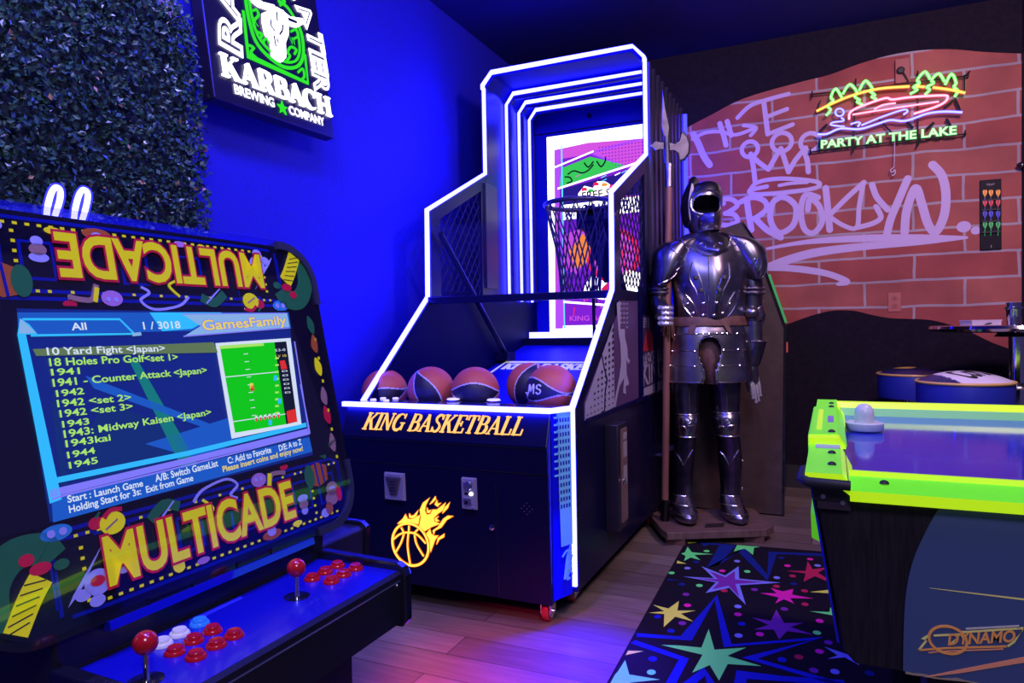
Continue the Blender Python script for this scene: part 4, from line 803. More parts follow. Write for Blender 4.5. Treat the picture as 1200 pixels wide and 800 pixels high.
for p in ((229.7, 771), (253.4, 757.5), (274.4, 746), (205, 765.5), (227, 752), (249, 740.5), (365.8, 679.2), (381, 671.4), (395.4, 664), (388.4, 682.4), (402.4, 674.5), (416.7, 667)): button(*p, M_RED)
button(210.5, 744, M_WB); button(190, 756, M_WB); button(234, 731.8, M_CB)
mb = MB(); flat(mb, DK, [DK.px(*p) for p in ((221, 727), (282, 699), (285, 701), (224, 730))], .001); apart('deck_label', mb, pm('blue_label', (.05, .06, .6), .4), sm=0)
# ------------------------------------------------------------------ low black console behind it
CT = thing('arcade_console', (-1.33, 1.50, 0), 'low black console with blue-lit top behind the arcade cabinet beside the basketball machine', 'console')
mb = MB(); P = [(-1.46, .60), (-1.22, .60), (-1.205, .59), (-1.21, .505), (-1.25, .495), (-1.46, .495)]
mb.poly([V3(x, 1.28, z) for x, z in P], [V3(x, 1.615, z) for x, z in P]); obj('deck', mb, M_BLACK, CT, sm=0, bevel=.004)
mb = MB(); P = [(-1.46, .612), (-1.22, .610), (-1.20, .595), (-1.203, .50), (-1.25, .487), (-1.46, .487)]
mb.poly([V3(x, 1.615, z) for x, z in P], [V3(x, 1.637, z) for x, z in P]); obj('deck_end', mb, M_BLACKG, CT, sm=0, bevel=.003)
mb = MB().box((-1.46, 1.30, 0), (-1.27, 1.60, .495)); obj('pedestal', mb, M_BLACK, CT, sm=0, bevel=.006)
# ------------------------------------------------------------------ neon script tubes on top of the cabinet
NS = thing('neon_sign', (-1.27, .86, 1.31), 'white-blue neon script tube loops standing on the arcade cabinet', 'neon sign')
NPl = Pl((-1.27, 0, 0), YAX, ZAX); n1 = lambda x, y: (x/5.714, 200+y/5.714)
M_NW = em('neon_white_tube', (.75, .72, 1.), 4.5); M_NBG = glassy('neon_script_halo', (.75, .75, 1), .72, 0, (.03, .03, 1), 5.)  # emissive sleeve added to imitate the blue glow round the script tubes
for L in ([(215, 440), (250, 420), (292, 355), (300, 250), (328, 150), (365, 112), (405, 128), (412, 190), (378, 290), (335, 360), (318, 410), (350, 450)], [(420, 440), (450, 430), (478, 365), (488, 260), (515, 165), (550, 128), (590, 145), (596, 200), (570, 300), (535, 375), (520, 430), (560, 470), (630, 400)]):
    mxx = (362 if L[0][0] < 300 else 545); S = [NPl.wp(*n1(mxx+(p[0]-mxx)*.72-(p[1]-250)*.06, p[1])) for p in smooth(L, 5)]; t = obj('neon_tube', MB().tube(S, .0052, 8), M_NW, NS); obj('tube_halo_sleeve', MB().tube(S, .0085, 8), M_NBG, t)
mb = MB().box((-1.30, .70, 1.31), (-1.24, 1.05, 1.322)); obj('base', mb, M_BLACK, NS, sm=0)
# ------------------------------------------------------------------ boxwood panel on the left wall
random.seed(11)
HG = thing('boxwood_panel', (-2.15, 1.35, 1.3), 'dense artificial boxwood panel on the blue wall above the arcade cabinet', 'hedge panel')
HP = Pl((-2.05, 0, 0), YAX, ZAX)
edge = [HP.px(*p) for p in ((180, -25), (208, 0), (222, 30), (231, 75), (236, 120), (240, 170), (243, 215), (246, 262), (247, 300))]
zs = [e[1] for e in edge][::-1]; ys = [e[0] for e in edge][::-1]
def ymax(z): return float(np.interp(z, zs, ys))
mb = MB(); zz = np.linspace(1.40, 2.42, 14)
mb.poly([V3(-2.198, .6, 1.4)]+[V3(-2.198, ymax(z)-.02, z) for z in zz]+[V3(-2.198, .6, 2.42)], [V3(-2.09, .6, 1.4)]+[V3(-2.09, ymax(z)-.03, z) for z in zz]+[V3(-2.09, .6, 2.42)]); obj('backing', mb, pm('dark_foliage_back', (.006, .012, .010), .9), HG, sm=0)
mb = MB()
for i in range(11000):
    z = random.uniform(1.40, 2.45); ym = ymax(z); edgeq = random.random() < .10
    y = ym + random.gauss(-.012, .012) if edgeq else random.uniform(.95, ym)
    x = random.uniform(-2.16, -2.05) if edgeq else -2.055 + random.gauss(0, .016)
    L = random.uniform(.014, .026); w = L*.62
    d = nrm((random.gauss(.35, .5), random.gauss(0, .7), random.gauss(.1, .7))); n = nrm((random.gauss(1, .6), random.gauss(0, .7), random.gauss(.3, .7))); s = np.cross(d, n); s = s/(np.linalg.norm(s)+1e-6); u = np.cross(s, d)
    c = V3(x, y, z); m = 0 if random.random() < .55 else (1 if random.random() < .75 else 2)
    if random.random() < .012: m = 3
    mb.face([c, c+d*L*.5+s*w*.5+u*.0015, c+d*L, c+d*L*.5], m); mb.face([c, c+d*L*.5, c+d*L, c+d*L*.5-s*w*.5+u*.0015], m)
obj('foliage', mb, [pm('leaf_dark', (.020, .055, .030), .35), pm('leaf_mid', (.035, .10, .06), .3), pm('leaf_blue_green', (.04, .09, .12), .25), pm('leaf_tan', (.45, .25, .12), .6)], HG, sm=0, kind='stuff')
# ------------------------------------------------------------------ round lamp above the hedge
mb = MB(); c = HP.wp(211, -2); c[0] = -2.2; mb.lathe([(.075, 0), (.075, .05), (.066, .06)], c, 32, ax=XAX)
wl = obj('wall_lamp', mb, pm('lilac_lamp_ring', (.3, .25, .6), .3), origin=c); tag(wl, 'round lilac lamp at the top corner of the boxwood panel', 'lamp')
mb = MB(); mb.lathe([(.062, .055), (.05, .066), (0, .07)], c, 28, ax=XAX, cap=False); obj('lens', mb, em('violet_lens', (.22, .12, .85), .9), wl)
# ------------------------------------------------------------------ lit brewery sign
TS = math.radians(8); SG = thing('lightbox_sign', (-2.13, 2.24, 2.02), 'lit black brewery sign with white and green lettering on the blue wall', 'sign')
SV = V3(-math.sin(TS), 0, math.cos(TS)); so = PX(251, 113, -2.05); SPl = Pl(so, YAX, SV)
wS = SPl.px(392, 159)[0]
mb = MB(); P = [(0, -.005), (wS, 0.01), (wS, .95), (0, .95)]
mb.poly([SPl.w(p, -.055) for p in P], [SPl.w(p) for p in P]); obj('sign_box', mb, pm('sign_black', (.010, .008, .022), .3), SG, sm=0, bevel=.006)
M_SW = em('sign_white', (.80, .78, 1.), 3.2); M_SGN = em('sign_green', (.03, .75, .03), 1.1)
def spx(x, y): return SPl.px(200+x/4.705, y/4.705)
mb = MB(); serif(mb, SPl, 'KARBACH', spx(278, 415), spx(885, 648), .088, 0, .012, fat=.95); obj('main_lettering', mb, M_SW, SG, 'glowing white slab lettering', sm=0)
mb = MB(); text(mb, SPl, 'BREWING', spx(352, 515), spx(570, 592), .036, h=.004, off=.03); text(mb, SPl, 'COMPANY', spx(653, 628), spx(845, 695), .036, h=.004, off=.03); obj('small_lettering', mb, M_SW, SG, sm=0)
mb = MB(); c = spx(613, 597); flat(mb, SPl, [(c[0]+r*math.sin(a), c[1]+r*math.cos(a)) for i in range(10) for r, a in [((.031 if i % 2 == 0 else .013), math.pi*i/5)]], .001, 0, .006); obj('star', mb, M_SGN, SG, 'green star', sm=0)
mb = MB()
for ch, a, b, h in (('R', (386, 300), (378, 130), .105), ('A', (372, 112), (362, -60), .105), ('T', (748, 158), (765, 258), .10), ('E', (766, 282), (782, 380), .10), ('R', (780, 392), (795, 488), .10), ('A', (690, 40), (745, 150), .085), ('W', (640, -60), (690, 20), .085)):
    mb = MB(); text(mb, SPl, ch, spx(*a), spx(*b), h, h=.004, off=.02, bevel=.04); obj('arched_letter', mb, M_SW, SG, sm=0)

mb = MB()
def gs(P, w=.011): stroke(mb, SPl, smooth([spx(*p) for p in P], 5), w, 0, .005)
stroke(mb, SPl, [spx(*p) for p in ((398, 60), (425, 308), (755, 460), (738, 300))], .012, 0, .005)
gs([(410, -10), (432, 120), (480, 250), (600, 360), (690, 370), (728, 310), (722, 200), (690, 110)], .014); gs([(430, -10), (450, 110), (495, 225), (605, 330), (680, 340), (708, 290), (702, 200), (680, 140)], .010)
gs([(590, 5), (640, 40), (680, 100)], .012); gs([(600, 30), (625, 10), (610, -5)], .012)
for P in ([(452, 60), (470, 55), (482, 85), (455, 120), (468, 170), (500, 190), (490, 215)], [(515, 250), (510, 225), (530, 215), (540, 240)], [(660, 175), (690, 165), (700, 200), (675, 215)], [(640, 290), (660, 260), (690, 275), (680, 300)], [(430, 250), (455, 265), (440, 290), (470, 320)], [(700, 400), (725, 380), (735, 420), (720, 440)], [(635, 340), (655, 310), (640, 290)]): gs(P, .010)
text(mb, SPl, 'R', spx(455, 140), spx(482, 148), .035, h=.003, off=.01); text(mb, SPl, 'W', spx(660, 245), spx(690, 255), .035, h=.003, off=.01)
obj('green_scrollwork', mb, M_SGN, SG, 'green scroll frame', sm=0)
mb = MB()
flat(mb, SPl, [spx(*p) for p in ((500, 75), (540, 60), (575, 42), (612, 62), (640, 105), (642, 195), (625, 240), (628, 320), (605, 345), (575, 335), (552, 315), (545, 240), (515, 190), (500, 120))], 0, 0, .010)
flat(mb, SPl, [spx(*p) for p in ((545, 62), (480, 40), (415, -10), (450, -15), (500, 15), (560, 30), (575, 50))], 0, 0, .010); flat(mb, SPl, [spx(*p) for p in ((605, 60), (650, 95), (720, 105), (735, 130), (690, 155), (645, 140), (620, 105))], 0, 0, .010)
obj('steer_skull', mb, M_SW, SG, 'white longhorn skull', sm=0)
mb = MB(); flat(mb, SPl, [spx(*p) for p in ((635, 98), (690, 122), (685, 135), (640, 118))], .0102); M_MK = pm('mark_dark', (.01, .01, .015), .5); obj('skull_mark', mb, M_MK, SG, sm=0)
for P in ([(540, 110), (545, 150), (565, 175)], [(610, 140), (605, 175), (590, 195)], [(575, 70), (578, 120)], [(575, 215), (585, 240)], [(560, 200), (570, 260)]): mb = MB(); stroke(mb, SPl, [spx(*p) for p in P], .008, .010, .0106); obj('skull_mark', mb, M_MK, SG, sm=0)
# ================================================================== suit of armour on its stand
EX = V3(math.cos(YAW), math.sin(YAW), 0); ED = V3(-math.sin(YAW), math.cos(YAW), 0)   # across and away, as the stand faces
KC = PZ(831, 607, .075)
def KP(x, y, off=0.): d = ray(x, y); return C0 + d*(((KC-C0)@ED+off)/(d@ED))
KS = F/((KC-C0)@CW)                       # pixels per metre there
M_ARM = noisy(pm('aged_steel_plate', (.30, .29, .34), .30, 1.), 9, (.16, .155, .20), (.40, .385, .44))
M_ARM2 = noisy(pm('dark_steel_plate', (.12, .115, .16), .34, 1.), 9, (.07, .07, .10), (.18, .17, .22))
M_RIM = pm('bright_steel_rim', (.62, .60, .66), .22, 1.)
M_LEA = noisy(pm('brown_leather', (.10, .045, .03), .55), 30, (.085, .035, .03), (.15, .07, .055))
M_INS = pm('helmet_dark', (.05, .045, .06), .45)
M_MAIL = pm('silver_mail', (.62, .63, .70), .35, .6)
AK = thing('armor_suit', (KC[0], KC[1], .036), 'standing suit of plate armour with open visor holding a halberd upright', 'suit of armor')
def kn(n, mb, m, **k): return obj(n, mb, m, k.pop('parent', AK), **k)
def loft(mb, R, n=28, keep=None, ridge=0., cap=True, k=4, m=0, sq=2.0):
    # R: (px centre x, px y, half width in px, half depth in m, offset in m)
    R = [tuple(list(r)+[0.]*(5-len(r))) for r in R]
    A = np.array(R); t = np.linspace(0, len(R)-1, (len(R)-1)*k+1)
    S = np.array(smooth(A, k)); rows = []
    for cx, cy, hw, hd, off in S:
        c = KP(cx, cy, off); a = hw/KS; row = []
        for j in range(n):
            q = 2*math.pi*j/n; co, si = math.cos(q), math.sin(q)
            f = (abs(co)**sq+abs(si)**sq)**(-1/sq)
            dd = hd*(1+ridge*math.exp(-((q-1.5*math.pi)/.22)**2))
            row.append(c + EX*a*co*f + ED*dd*si*f)
        rows.append(row)
    mb.grid(rows, True, m, (lambda i, j: keep(rows[i][j], rows[i+1][(j+1) % n])) if keep else None)
    if cap: mb.face(rows[0][::-1], m); mb.face(rows[-1], m)
    return rows
def proj(p): d = np.array(p)-C0; return 600+F*(d@CR)/(d@CW), 400-F*(d@CU)/(d@CW)
def front(p): return (np.array(p)-KC)@ED
def ring(mb, cx, cy, hw, hd, off=0., r=.006, m=0, n=28):
    c = KP(cx, cy, off); mb.tube([c+EX*hw/KS*math.cos(q)+ED*hd*math.sin(q) for q in [2*math.pi*j/n for j in range(n)]], r, 6, m, close=True)
# stand
bp = [(781.7, 624), (898.5, 620), (907, 615.5), (882.6, 595.3), (764, 596.5), (761, 602), (775, 619.5)]
mb = MB(); top_ = [PZ(x, y, .075) for x, y in bp]; mb.poly([p-ZAX*.04 for p in top_], top_)
st = kn('stand_base', mb, noisy(pm('dark_wood_stand', (.12, .07, .06), .5), 12, (.10, .055, .05), (.17, .10, .085), stretch=(1, 8, 1)), sm=0, bevel=.004, label='dark wooden octagonal stand')
for x, y in ((792, 630), (884, 627), (866, 597), (790, 598)):
    c = PZ(x, y, .035); mb = MB().box((c[0]-.05, c[1]-.02, 0), (c[0]+.05, c[1]+.06, .035)); obj('block_foot', mb, M_LEA, st, sm=0)
mb = MB(); c = [PZ(*p, .0762) for p in ((827, 614), (849, 613), (848, 617), (826, 618))]; mb.poly(c, [q+ZAX*.002 for q in c]); obj('plaque', mb, pm('dark_plaque', (.03, .02, .02), .4), st, sm=0)
# legs
for nm, th, kc, gr, foot, xs in (('l', [(804, 440, 18, .085), (803, 462, 16.5, .08), (804, 488, 13.5, .07)], [(804.5, 484, 13, .072, -.01), (804.5, 490, 14, .085, -.015), (804.5, 500, 13.2, .085, -.015), (804.5, 510, 12.5, .07, -.005)], [(804, 507, 12, .065), (803, 520, 12.3, .068, .005), (801.5, 540, 12.2, .07, .01), (800.5, 560, 11.2, .062, .005), (800, 584, 10, .055, 0)], [(799.5, 578, 10.5, .058, 0), (800, 586, 12, .075, -.02), (801.5, 594, 12.8, .095, -.045), (803, 602, 13.4, .108, -.065), (803.5, 607.5, 12.6, .105, -.065)], 0),
                              ('r', [(848, 440, 20, .085), (849.5, 462, 17.5, .08), (851, 488, 15, .07)], [(850.5, 482, 15.5, .078, -.01), (850.5, 489, 16, .09, -.015), (851, 499, 15, .09, -.015), (852, 509, 13.5, .072, -.005)], [(852.5, 507, 13, .065), (854, 520, 13.6, .068, .005), (855.5, 540, 13.8, .07, .01), (856, 560, 12, .062, .005), (856, 584, 10.5, .055, 0)], [(855.5, 578, 11, .058, 0), (857, 586, 12.8, .075, -.02), (859, 594, 13.5, .095, -.045), (861.5, 602, 14, .108, -.065), (862.5, 607.5, 13, .105, -.065)], 1)):
    mb = MB(); loft(mb, th); t_ = kn('thigh_plate', mb, M_ARM2)
    mb = MB(); P = [(th[0][0]+3, 450), (th[0][0]+4, 484)]; b = bvh_of(t_); Q = [hit(b, *p) for p in P]; mb.tube([q for q in Q if q is not None], .003, 5); obj('thigh_seam', mb, M_INS, t_)
    mb = MB(); loft(mb, kc); c_ = kn('knee_cop', mb, M_ARM); b = bvh_of(c_); cx = kc[1][0]
    mb = MB(); ring(mb, kc[0][0], kc[0][1], kc[0][2]+.6, kc[0][3]+.003, kc[0][4], .004); ring(mb, kc[3][0], kc[3][1], kc[3][2]+.5, kc[3][3]+.003, kc[3][4], .004)
    for P in ([(cx-8, 500), (cx-3, 499), (cx, 503), (cx+3, 499), (cx+9, 498)], [(cx-4, 497), (cx-3, 491), (cx+2, 490), (cx+5, 494), (cx+1, 497)]):
        Q = [hit(b, *p) for p in smooth(P, 4)]; Q = [q for q in Q if q is not None]; len(Q) > 2 and mb.tube(Q, .004, 5)
    obj('knee_ornament', mb, M_RIM, c_)
    mb = MB(); loft(mb, gr, ridge=.12); g_ = kn('greave', mb, M_ARM2); b = bvh_of(g_); cx = gr[2][0]
    mb = MB()
    for P in ([(cx-11, 529), (cx-6, 535), (cx-1, 545)], [(cx+10, 527), (cx+5, 535), (cx-1, 545)]):
        Q = [hit(b, *p) for p in smooth(P, 4)]; Q = [q for q in Q if q is not None]; len(Q) > 2 and mb.tube(Q, .0035, 5)
    obj('greave_ridge', mb, M_RIM, g_); mb = MB(); ring(mb, gr[0][0], gr[0][1]+1.5, gr[0][2]+.4, gr[0][3]+.003, 0, .0035); obj('greave_rim', mb, M_RIM, g_)
    mb = MB()
    for y in (540, 572): c = KP(cx+gr[2][2]+.5, y, .01); mb.ball(c, .010, 10)
    if xs: obj('buckle', mb, M_RIM, g_)
    mb = MB(); rows = loft(mb, foot, ridge=.06); f_ = kn('sabaton', mb, M_ARM)
    mb = MB()
    for i in (0, 5, 10): mb.tube([p+nrm(p-np.mean(rows[i], 0))*.002 for p in rows[i]], .004, 6, close=True)
    b = bvh_of(f_); c = foot[-1]; obj('sabaton_bands', mb, M_RIM, f_)
# leather between, skirt of lames with its keyhole opening
mb = MB(); loft(mb, [(831, 384, 26, .08), (831, 410, 22, .10), (832, 430, 15, .10), (833, 449, 9, .08)]); kn('leather_apron', mb, M_LEA, label='brown leather seen through the skirt opening')
def inkey(x, y): 
    if y < 394 or y > 449: return False
    hw = np.interp(y, [394, 397, 402, 409, 417, 425, 432, 438, 443, 449], [2, 8, 11.5, 12.8, 12, 9.5, 7, 5.5, 6, 8])
    return abs(x-832) < hw
def keepk(p, q):
    if front(p) > 0: return True
    x, y = proj((np.array(p)+np.array(q))/2); return not inkey(x, y)
mb = MB(); loft(mb, [(830, 374, 43, .135), (830, 382, 44, .14), (830, 392, 46, .15), (830.5, 410, 47.5, .155), (830.5, 428, 49, .16), (830.5, 446, 50, .165)], n=120, keep=keepk, cap=False, k=8)
sk = kn('tasset_skirt', mb, M_ARM, sm=60, solid=.004); b = bvh_of(sk)
mb = MB()
KEY = [(832-w, y) for y, w in zip((447, 443, 438, 432, 425, 417, 409, 402, 397, 394.5), (8.5, 7, 6.5, 8, 10.5, 13, 13.8, 12.5, 9, 3))]; KEY = KEY + [(1664-x, y) for x, y in KEY[::-1]]
def skp(x, y): 
    c = KP(830.5, y); a = np.interp(y, [374, 392, 410, 428, 446], [43, 46, 47.5, 49, 50])/KS; d = np.interp(y, [374, 392, 410, 428, 446], [.135, .15, .155, .16, .165])
    u = (KP(x, y, -d)-c)@EX; s = math.sqrt(max(0, 1-(u/a)**2)); return c+EX*u-ED*(d*s+.003)
mb.tube([skp(*p) for p in smooth(KEY, 4)], .0038, 6)
for y in (390.5, 409.5, 427):
    for xs in ((784, 818) if y > 395 else (784, 830), (846, 877) if y > 395 else (830, 876)): mb.tube([skp(x, y) for x in np.linspace(*xs, 12)], .0028, 5)
mb.tube([skp(x, 445.5) for x in np.linspace(783, 822, 12)], .003, 5); mb.tube([skp(x, 445.5) for x in np.linspace(842, 878, 12)], .003, 5)
for x, y in ((795, 392), (793, 410), (791, 427), (815, 410), (815, 427), (865, 391), (866, 409), (868, 427), (848, 409), (846, 427)) + tuple((x, 390.5) for x in (817, 824, 831, 840, 846, 852)): mb.ball(skp(x, y), .007, 8)
obj('skirt_rim', mb, M_RIM, sk)
# torso
mb = MB(); loft(mb, [(830, 274, 26, .07), (830, 281, 38, .10), (830, 292, 45, .13), (830.5, 306, 45.5, .15, -.01), (831, 322, 44, .165, -.015), (831, 340, 42, .165, -.015), (831, 356, 40.5, .155, -.01), (831, 375, 41, .135)], n=40, ridge=.10)
br_ = kn('breastplate', mb, M_ARM); bb = bvh_of(br_)
mb = MB()
def on(P, r=.003, b=bb, mbx=None, k=4):
    Q = [hit(b, *p) for p in (smooth(P, k) if len(P) > 2 else P)]; Q = [q for q in Q if q is not None]
    if len(Q) > 1: (mbx or mb).tube(Q, r, 5)
for P in ([(812, 306), (808, 325), (818, 345), (822, 371)], [(812, 306), (822, 330), (827, 352), (827, 371)], [(854, 307), (844, 330), (838, 352), (836, 371)], [(854, 307), (855, 325), (846, 345), (843, 368)], [(803, 345), (801, 357), (812, 372)], [(804, 345), (814, 358), (818, 372)], [(861, 342), (852, 358), (848, 372)], [(862, 344), (862, 357), (853, 371)], [(830, 299), (831, 340), (831, 372)]): on(P)
obj('plate_ridges', mb, M_RIM, br_)
mb = MB()
for x, y in ((815.5, 325), (848.5, 325), (821.5, 340), (843, 340)):
    q = hit(bb, x, y, 0); mb = MB(); mb.lathe([(.014, -.004), (.014, .006), (.010, .011), (.004, .012)], q, 14, ax=-ED); obj('breast_stud', mb, M_INS, br_)
mb = MB()
for x, y in ((806, 356), (812.5, 367), (824, 369.5), (837, 369.5), (840, 355), (824.5, 355.5), (847, 367), (855, 356)):
    q = hit(bb, x, y, 0); q is not None and mb.lathe([(.010, -.004), (.010, .004), (.006, .007)], q, 10, ax=-ED)
obj('lower_rivets', mb, M_RIM, br_)
mb = MB(); loft(mb, [(827, 269, 14, .075), (827.5, 275, 19, .085), (829, 281, 27, .115), (830, 289, 28, .145, -.01), (831, 296, 22, .165, -.018), (831.5, 300, 10, .168, -.02)], n=36, ridge=.06); go = kn('gorget', mb, M_ARM); b = bvh_of(go)
mb = MB(); on([(805, 279), (810, 289), (820, 297), (831, 300), (843, 297), (852, 288), (856, 278)], .0045, bb, mb); on([(819, 286), (825, 284), (827, 289), (822, 290)], .003, b, mb); on([(836, 289), (842, 284), (846, 287), (841, 291)], .003, b, mb); obj('gorget_rim', mb, M_RIM, go)
mb = MB(); loft(mb, [(830, 371, 43, .142), (830, 376, 44.5, .147), (830, 382, 45, .15)], n=40, cap=False); be = kn('belt', mb, M_LEA, label='brown leather belt with hanging straps', solid=.004)
mb = MB()
for P in ([(810, 378), (807, 390), (813, 391), (817, 379)], [(845, 377), (852, 388), (858, 392), (853, 377)], [(788, 377), (784, 390), (788, 397), (794, 378)]):
    q = [skp(*p)-ED*.003 for p in P]; mb.poly(q, [p-ED*.004 for p in q])
obj('strap_end', mb, M_LEA, be, sm=0)
# helmet: open shell with the raised visor as a tall comb
def keeph(p, q):
    x, y = proj((np.array(p)+np.array(q))/2)
    return front(p) > -.005 or abs((x-829)/17)**2.5+abs((y-241.5)/13.3)**2.5 > 1
HR = [(828, 212.5, 3, .02), (827, 215.5, 12, .07), (825, 221, 18.5, .10), (823.5, 229, 22, .118), (822.5, 238, 23, .122), (822, 248, 22.5, .118), (822.5, 257, 21, .105), (824, 265, 18.5, .088), (825.5, 273, 15, .078)]
mb = MB(); loft(mb, HR, n=110, keep=keeph, cap=False, k=12); he = kn('helmet', mb, M_ARM, sm=60, solid=.004)
mb = MB(); loft(mb, [(x, y, w-1.5, d-.008, o) for x, y, w, d, *r in HR for o in (0,)][1:], n=40, cap=True, keep=lambda p, q: front(p) > -.03); obj('helmet_lining', mb, M_INS, he, sm=60)
mb = MB(); hb = bvh_of(he)
def hp(x, y):
    c = KP(np.interp(y, [r[1] for r in HR], [r[0] for r in HR]), y); a = np.interp(y, [r[1] for r in HR], [r[2] for r in HR])/KS; d = np.interp(y, [r[1] for r in HR], [r[3] for r in HR])
    u = (KP(x, y, -d)-c)@EX; return c+EX*u-ED*(d*math.sqrt(max(.05, 1-(u/a)**2))+.003)
mb.tube([hp(829+17.1*math.copysign(abs(math.cos(t))**.8, math.cos(t)), 241.5+13.4*math.copysign(abs(math.sin(t))**.77, math.sin(t))) for t in [2*math.pi*i/48 for i in range(48)]], .0065, 6, close=True); obj('helmet_rim', mb, M_RIM, he)
mb = MB(); loft(mb, [(828, 253, 16.5, .128, -.012), (828, 258, 16.8, .132, -.014), (828, 265, 15.5, .125, -.012), (828, 272, 14, .105, -.005)], n=36, ridge=.08, cap=False); bvr = obj('bevor', mb, M_ARM, he, solid=.004); b = bvh_of(bvr)
mb = MB(); on([(828, 256), (828, 272)], .003, b, mb)
for x, y in ((822, 262), (834, 262), (822, 267), (834, 267)):
    q = hit(b, x, y); q is not None and mb.ball(q, .0045, 8)
obj('bevor_seam', mb, M_INS, bvr)
mb = MB(); P = smooth([(802, 266), (797.5, 250), (798, 237), (801, 226), (805, 217), (809, 209), (813, 206.5), (817, 209), (820, 216), (821.5, 222), (814, 228), (808, 240), (806, 255), (808, 266)], 4, True)
cv_ = np.array([808.5, 234.]); Pf = [cv_+(np.array(p)-cv_)*np.array([.30, .72])+np.array([1.5, 0]) for p in P]; mb.poly([KP(x, y, -.075) for x, y in Pf], [KP(x, y, .0) for x, y in P]); mb.poly([KP(x, y, .0) for x, y in P], [KP(x, y, .06) for x, y in P]); obj('visor', mb, pm('dull_visor_steel', (.16, .16, .24), .36, 1.), he, sm=50, bevel=.006, label='raised visor plate rising in a tall point')
# shoulders, arms
def ell(mb, x, y, rx, ry, rd, off=0., rot=0., n=28, keep=None):
    c = KP(x, y, off); cr, sr = math.cos(rot), math.sin(rot); rows = []
    for i in range(n//2+1):
        t = math.pi*i/(n//2); s = max(math.sin(t), 1e-4); r = []
        for j in range(n):
            q = 2*math.pi*j/n; a, bq_, d = rx/KS*s*math.cos(q), ry/KS*math.cos(t), rd*s*math.sin(q)
            r.append(c+EX*(a*cr-bq_*sr)+ZAX*(a*sr+bq_*cr)+ED*d)
        rows.append(r)
    mb.grid(rows, True, 0, (lambda a, b_: keep(rows[a][b_], rows[a+1][(b_+1) % n])) if keep else None)
for sgn, P, tilt in ((1, [(850, 277, 10, .07), (862, 281, 18, .11), (871, 289, 22, .125, -.005), (876, 300, 21, .13, -.01), (879, 311, 18, .125, -.012), (881, 320, 14, .115, -.012), (882, 328, 8, .10, -.012)], 0),
                     (-1, [(811, 279, 9, .07), (799, 283, 18, .11), (790, 291, 21, .125, -.005), (785, 302, 20, .13, -.01), (781, 314, 16.5, .125, -.012), (776, 325, 12, .115, -.012), (772, 335, 7, .10, -.012)], 0)):
    mb = MB(); loft(mb, P, n=36); pa = kn('pauldron', mb, M_ARM); b = bvh_of(pa); mb = MB()
    if sgn > 0:
        on([(852, 299), (860, 312), (870, 325), (882, 331), (893, 326), (898, 313), (896, 300)], .0045, b, mb); on([(863, 279), (856, 292), (853, 299)], .004, b, mb); on([(866, 282), (861, 294), (857, 303)], .003, b, mb); on([(874, 284), (868, 296), (863, 307)], .003, b, mb)
        on([(876, 316), (880, 308), (885, 303), (887, 311), (883, 316), (886, 308), (890, 302), (892, 310), (889, 317)], .003, b, mb)
    else:
        on([(806, 300), (797, 316), (786, 326), (772, 333)], .0045, b, mb); on([(798, 280), (805, 292), (807, 299)], .004, b, mb); on([(786, 292), (796, 298), (803, 307)], .003, b, mb); on([(790, 313), (794, 307), (797, 312), (793, 317)], .003, b, mb)
    obj('pauldron_rim', mb, M_RIM, pa)
# viewer's right arm hangs free
mb = MB(); loft(mb, [(880, 318, 13, .07), (880, 335, 13.5, .075), (880, 352, 13, .07), (881, 366, 12, .065)]); ua = kn('upper_arm_plate', mb, M_ARM2); mb = MB(); ring(mb, 880, 338.5, 14.2, .08, 0, .008); ring(mb, 880, 343.5, 14.4, .081, 0, .009); obj('arm_ring', mb, M_ARM, ua)
mb = MB(); loft(mb, [(881, 353, 13.2, .075), (881, 360, 14.2, .08), (881.5, 368, 15, .085), (881, 376, 13, .075)], keep=lambda p, q: front(p) > -.01 or (lambda s: s[1] > 361-((s[0]-880)/13)**2*4)(proj(p)), cap=False, k=8, n=48); ec = kn('elbow_cop', mb, M_ARM, solid=.004)
mb = MB(); ell(mb, 879.5, 366, 9.5, 8, .06, -.05); obj('elbow_boss', mb, M_ARM, ec)
mb = MB(); P = [(890, 361), (896, 364), (897, 374), (893, 383), (889, 378)]; mb.poly([KP(x, y, -.05) for x, y in P], [KP(x, y, .05) for x, y in P]); obj('elbow_wing', mb, M_ARM2, ec, sm=0, bevel=.006)
mb = MB(); loft(mb, [(880.5, 372, 12, .07), (880.5, 385, 12, .07), (881, 400, 11.5, .066), (881, 410, 10.5, .06)], ridge=.04); kn('forearm_plate', mb, M_ARM)
mb = MB(); loft(mb, [(885, 399, 12.5, .075), (884, 406, 11.7, .07), (882.5, 417, 10.5, .062), (880.5, 428, 8.5, .052)], cap=False, n=32); gc = kn('gauntlet_cuff', mb, M_ARM2, solid=.004); b = bvh_of(gc)
mb = MB(); ring(mb, 885, 399.5, 12.8, .077, 0, .0045); obj('cuff_rim', mb, M_RIM, gc)
mb = MB(); loft(mb, [(880, 426, 6.5, .04), (880, 433, 8, .042), (881, 441, 7.5, .036), (883, 447, 6, .03)]); ha = kn('gauntlet_hand', mb, M_ARM)
